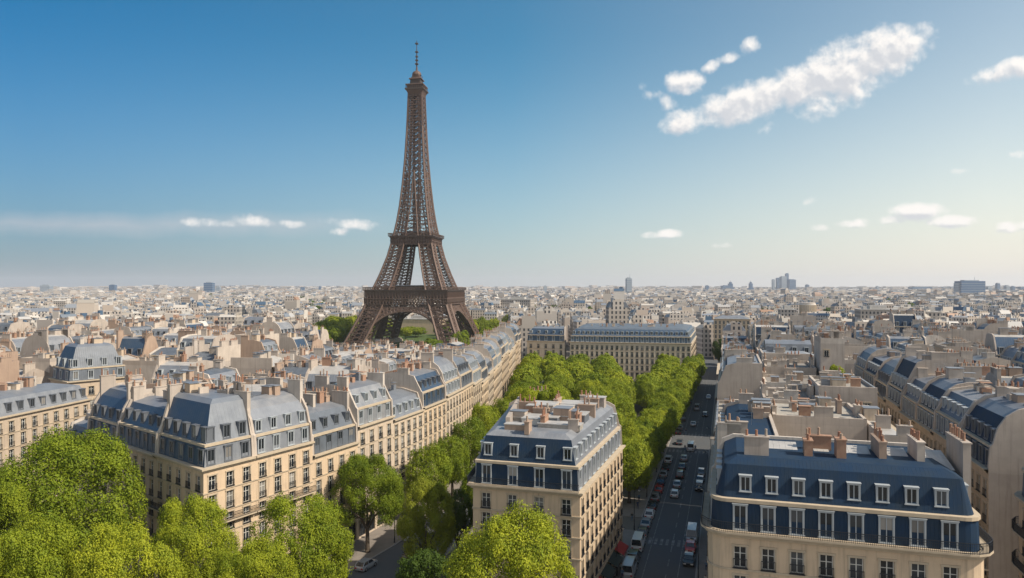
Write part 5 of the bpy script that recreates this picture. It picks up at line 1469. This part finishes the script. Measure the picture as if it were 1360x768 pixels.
# ================================================================== STREET LIFE
def carat(u, v, kind, colour, label, rev=False, grp='cars on the right avenue'):
    car(uv(u, v), UD*(-1 if rev else 1), kind, colour, label, grp)
cars = [(113.6, -14.7, 'van', 'silver', 'silver van parked at the left kerb, nearest the bottom'), (119.4, -14.7, 'suv', 'black', 'black car with pale roof rack parked just ahead of the silver van'), (125.6, -14.7, 'van', 'white', 'white van parked beside the pavement terrace'),
 (132.4, -14.6, 'hatch', 'grey', 'grey hatchback parked ahead of the white van'), (137.6, -14.6, 'sedan', 'silver', 'silver sedan parked third from the white van'), (143.2, -14.5, 'hatch', 'white', 'small white car in the parked row'), (149, -14.5, 'sedan', 'black', 'black sedan in the parked row behind the red car'),
 (155, -14.4, 'suv', 'grey', 'grey off-roader directly behind the red parked car'), (161.5, -14.3, 'hatch', 'red', 'bright red hatchback in the left parked row'), (168, -14.4, 'sedan', 'navy', 'dark blue sedan ahead of the red parked car'), (175, -14.4, 'hatch', 'silver', 'silver hatchback far along the left parked row'), (182, -14.4, 'sedan', 'black', 'black sedan far along the left parked row'), (190, -14.4, 'suv', 'white', 'white off-roader at the far end of the left parked row'),
 (159, -10.7, 'hatch', 'white', 'white hatchback driving at the tail of the middle lane'), (167, -10.7, 'sedan', 'silver', 'silver sedan second in the middle lane'), (175.5, -10.6, 'suv', 'black', 'black off-roader third in the middle lane'), (184, -10.6, 'sedan', 'grey', 'grey sedan fourth in the middle lane'), (193, -10.6, 'hatch', 'silver', 'silver hatchback fifth in the middle lane'),
 (121, -5.9, 'sedan', 'black', 'black sedan at the right kerb, nearest the corner building'), (126.8, -5.9, 'hatch', 'red', 'red hatchback between two dark cars at the right kerb'), (132.4, -5.9, 'van', 'silver', 'silver van ahead of the red car at the right kerb'),
 (166, -5.8, 'suv', 'black', 'black off-roader parked far up the right kerb'), (172, -5.8, 'sedan', 'navy', 'dark blue sedan parked far up the right kerb'), (179, -5.8, 'hatch', 'grey', 'grey hatchback parked far up the right kerb'),
 (206, -9.5, 'van', 'white', 'white van crossing the sunlit junction'), (213, -13, 'sedan', 'grey', 'grey sedan at the sunlit junction'), (228, -14.2, 'sedan', 'black', 'black sedan beyond the junction, left kerb'), (235, -14.2, 'hatch', 'silver', 'silver hatchback beyond the junction, left kerb'), (243, -10.4, 'sedan', 'white', 'white sedan driving beyond the junction'),
 (251, -14.2, 'suv', 'grey', 'grey off-roader beyond the junction, left kerb'), (262, -7.2, 'hatch', 'black', 'black hatchback beyond the junction, right lane'), (275, -10.4, 'van', 'silver', 'silver van far up the avenue'), (290, -14.0, 'sedan', 'navy', 'dark blue sedan far up the avenue'), (305, -7.0, 'sedan', 'white', 'white sedan farthest up the avenue')]
for (u, v, k, c, lab) in cars: carat(u, v, k, c, lab, rev=(v > -8))
# cars on the left boulevard, near its bottom end
lp = line(9.0); lp2 = line(13.4)
for j, (i, f, w, k, c, lab) in enumerate([(3, .6, 0, 'sedan', 'black', 'black sedan parked under the trees of the left boulevard'), (4, .2, 0, 'hatch', 'silver', 'silver hatchback parked on the left boulevard beside the lamp post'), (4, .75, 1, 'suv', 'grey', 'grey off-roader driving on the left boulevard'),
     (5, .4, 0, 'van', 'white', 'white van parked on the left boulevard'), (2, .9, 1, 'sedan', 'navy', 'dark blue sedan on the left boulevard at the bottom edge'), (7, .3, 0, 'sedan', 'grey', 'grey sedan farther up the left boulevard'), (8, .2, 1, 'hatch', 'white', 'white hatchback farther up the left boulevard')]):
    L_ = (lp2 if w else lp); p = L_[i].lerp(L_[i+1], f); car(p, (L_[i+1]-L_[i]).normalized(), k, c, lab, 'cars on the left boulevard')
# street lamps
def lamp(p, side, label, zb=.14):
    if 'lamp' not in KIDS:
        b = MB(); b.tube((0,0,0), (0,0,.9), .14, .10, 8); b.tube((0,0,.9), (0,0,7.2), .075, .05, 8); KIDS['lamp'] = b.mesh('pole', ['iron'])
        b = MB(); b.tube((0,0,7.1), (.9,0,7.6), .04, .035, 6); KIDS['arm'] = b.mesh('arm', ['iron'])
        b = MB(); b.tube((.95,0,7.62), (.95,0,7.72), .32, .18, 10); b.tube((.95,0,7.3), (.95,0,7.6), .12, .26, 10, 1); KIDS['head'] = b.mesh('lamp_head', ['iron', 'lamp_w'])
    o = thing('street_lamp', label, 'street lamp', (p.x, p.y, zb), side, 'street lamps')
    link('pole', KIDS['lamp'], o); link('arm', KIDS['arm'], o); link('lamp_head', KIDS['head'], o)
ang = math.atan2(VD.y, VD.x)
for k, u in enumerate((112, 134, 156, 178, 200, 230, 258)):
    lamp(uv(u, -16.4), ang, 'black street lamp on the left pavement of the right avenue, '+['nearest', 'second', 'third', 'fourth', 'fifth', 'sixth', 'seventh'][k]); 
for k, u in enumerate((110, 140, 170, 200)): lamp(uv(u, -4.0), ang+math.pi, 'black street lamp on the right pavement of the right avenue, '+['nearest', 'second', 'third', 'fourth'][k])
l7 = line(6.9); lamp(l7[5].lerp(l7[6], .1), 0, 'black street lamp on the left boulevard beside the tall plane tree'); lamp(l7[8], 0, 'black street lamp farther up the left boulevard')
# awnings and terrace along the wedge building
fo = Vector((fr_.y, -fr_.x))
for k, (s, c) in enumerate(((4, 'dark'), (9.2, 'red'), (14.4, 'dark'), (19.6, 'dark'), (24.8, 'red'))):
    p = cA+fr_*s+fo*.06; o = thing('shop_awning', ['dark awning nearest the front corner of the wedge building', 'red awning nearest the front corner of the wedge building', 'dark awning in the middle of the wedge building side', 'dark awning second from the rear of the wedge building side', 'red awning at the rear of the wedge building side'][k], 'awning', (p.x, p.y, 0), math.atan2(fr_.y, fr_.x), 'awnings along the wedge building')
    b = MB(); 
    for i in range(8): x0, x1 = -2.2+4.4*i/8, -2.2+4.4*(i+1)/8; b.face([(x0,0,3.5),(x0,-1.5,2.75),(x1,-1.5,2.75),(x1,0,3.5)]); b.face([(x0,-1.5,2.75),(x0,-1.5,2.5),(x1,-1.5,2.5),(x1,-1.5,2.75)])
    b.obj('cloth', ['awning_'+c], o)
    b = MB(); 
    for x in (-2.15, 2.15): b.beam((x,0,2.9), (x,-1.45,2.72), .05)
    b.beam((-2.2,-1.48,2.74), (2.2,-1.48,2.74), .05); b.obj('frame', ['iron'], o)
pr_ = random.Random(4)
poses = ['walk', 'stand', 'walk', 'stand', 'walk']
tops = ['c1', 'c2', 'c3', 'c4', 'c5', 'c6']; tn = dict(c1='navy', c2='white', c3='red', c4='black', c5='blue', c6='tan')
used = set()
spots_p = [(cA+fr_*s+fo*w) for s, w in ((6, 1.6), (8.5, 1.2), (10, 2.1), (12.6, 1.4), (15.2, 1.8), (17, 1.1), (19.5, 1.9), (22, 1.3), (24.4, 1.7), (26.7, 1.2), (29, 1.8))] + [uv(u, -17.2-pr_.random()) for u in (139, 147, 152, 163, 171, 186)] + [uv(u, -3.0) for u in (112, 118, 131, 150)] + [uv(204.5, -11), uv(205.2, -8.2), uv(227.5, -12)]
wh = ['beside the wedge building side wall']*11+['on the left pavement beside the avenue trees']*6+['on the right pavement of the avenue']*4+['crossing the avenue at the junction']*3
for p, w in zip(spots_p, wh):
    for _ in range(40):
        t = pr_.choice(tops); bt = pr_.choice(['c1', 'c4', 'c5']); po = pr_.choice(poses[:2]); lab = f'person in {tn[t]} top and {tn[bt]} trousers {"walking" if po == "walk" else "standing"} {w}'
        if lab not in used: break
    used.add(lab); person(p, math.atan2(UD.y, UD.x)+pr_.choice([math.pi/2, -math.pi/2])+pr_.uniform(-.4, .4), po, t, bt, lab, z=.14 if 'crossing' not in w else .012)

# ================================================================== labels: tell look-alikes apart
from collections import defaultdict
by = defaultdict(list)
for t in THINGS: by[t['label']].append(t)
ORD = ['leftmost', 'second leftmost', 'third leftmost', 'fourth leftmost', 'fifth leftmost', 'sixth leftmost', 'seventh leftmost', 'eighth leftmost', 'ninth leftmost', 'tenth leftmost']
ROWN = ['nearest', 'second nearest', 'third nearest', 'fourth nearest', 'fifth nearest', 'sixth nearest', 'seventh nearest', 'eighth nearest', 'ninth nearest', 'tenth nearest', 'eleventh nearest', 'twelfth nearest', 'thirteenth nearest', 'fourteenth nearest', 'fifteenth nearest']
for lab, ts in by.items():
    if len(ts) < 2: continue
    if len(ts) <= 10:
        ts.sort(key=lambda t: t.location.x/t.location.y)
        for t, q in zip(ts, ORD): t['label'] = lab+', '+q
    else:
        ts.sort(key=lambda t: t.location.y); k = math.ceil(len(ts)/math.ceil(len(ts)/8))
        for r in range(0, len(ts), k):
            g = sorted(ts[r:r+k], key=lambda t: t.location.x/t.location.y)
            for t, q in zip(g, ORD): t['label'] = lab+f', {ROWN[min(14, r//k)]} line, {q}'

# ================================================================== AIR
b = MB(); b.box(-13600, -13600, -6, 13600, 13600, 262)
m = bpy.data.materials.new('haze_air'); m.use_nodes = True; t = NT(m.node_tree); t.n.clear()
vp = t.new('ShaderNodeVolumePrincipled'); vp.inputs['Color'].default_value = (.83, .88, .96, 1); vp.inputs['Density'].default_value = HAZE; vp.inputs['Anisotropy'].default_value = .2
oo = t.new('ShaderNodeOutputMaterial'); t.l.new(vp.outputs[0], oo.inputs['Volume'])
h = link('haze', b.mesh('haze', [m])); h['kind'] = 'stuff'
print('objects', len(bpy.data.objects))
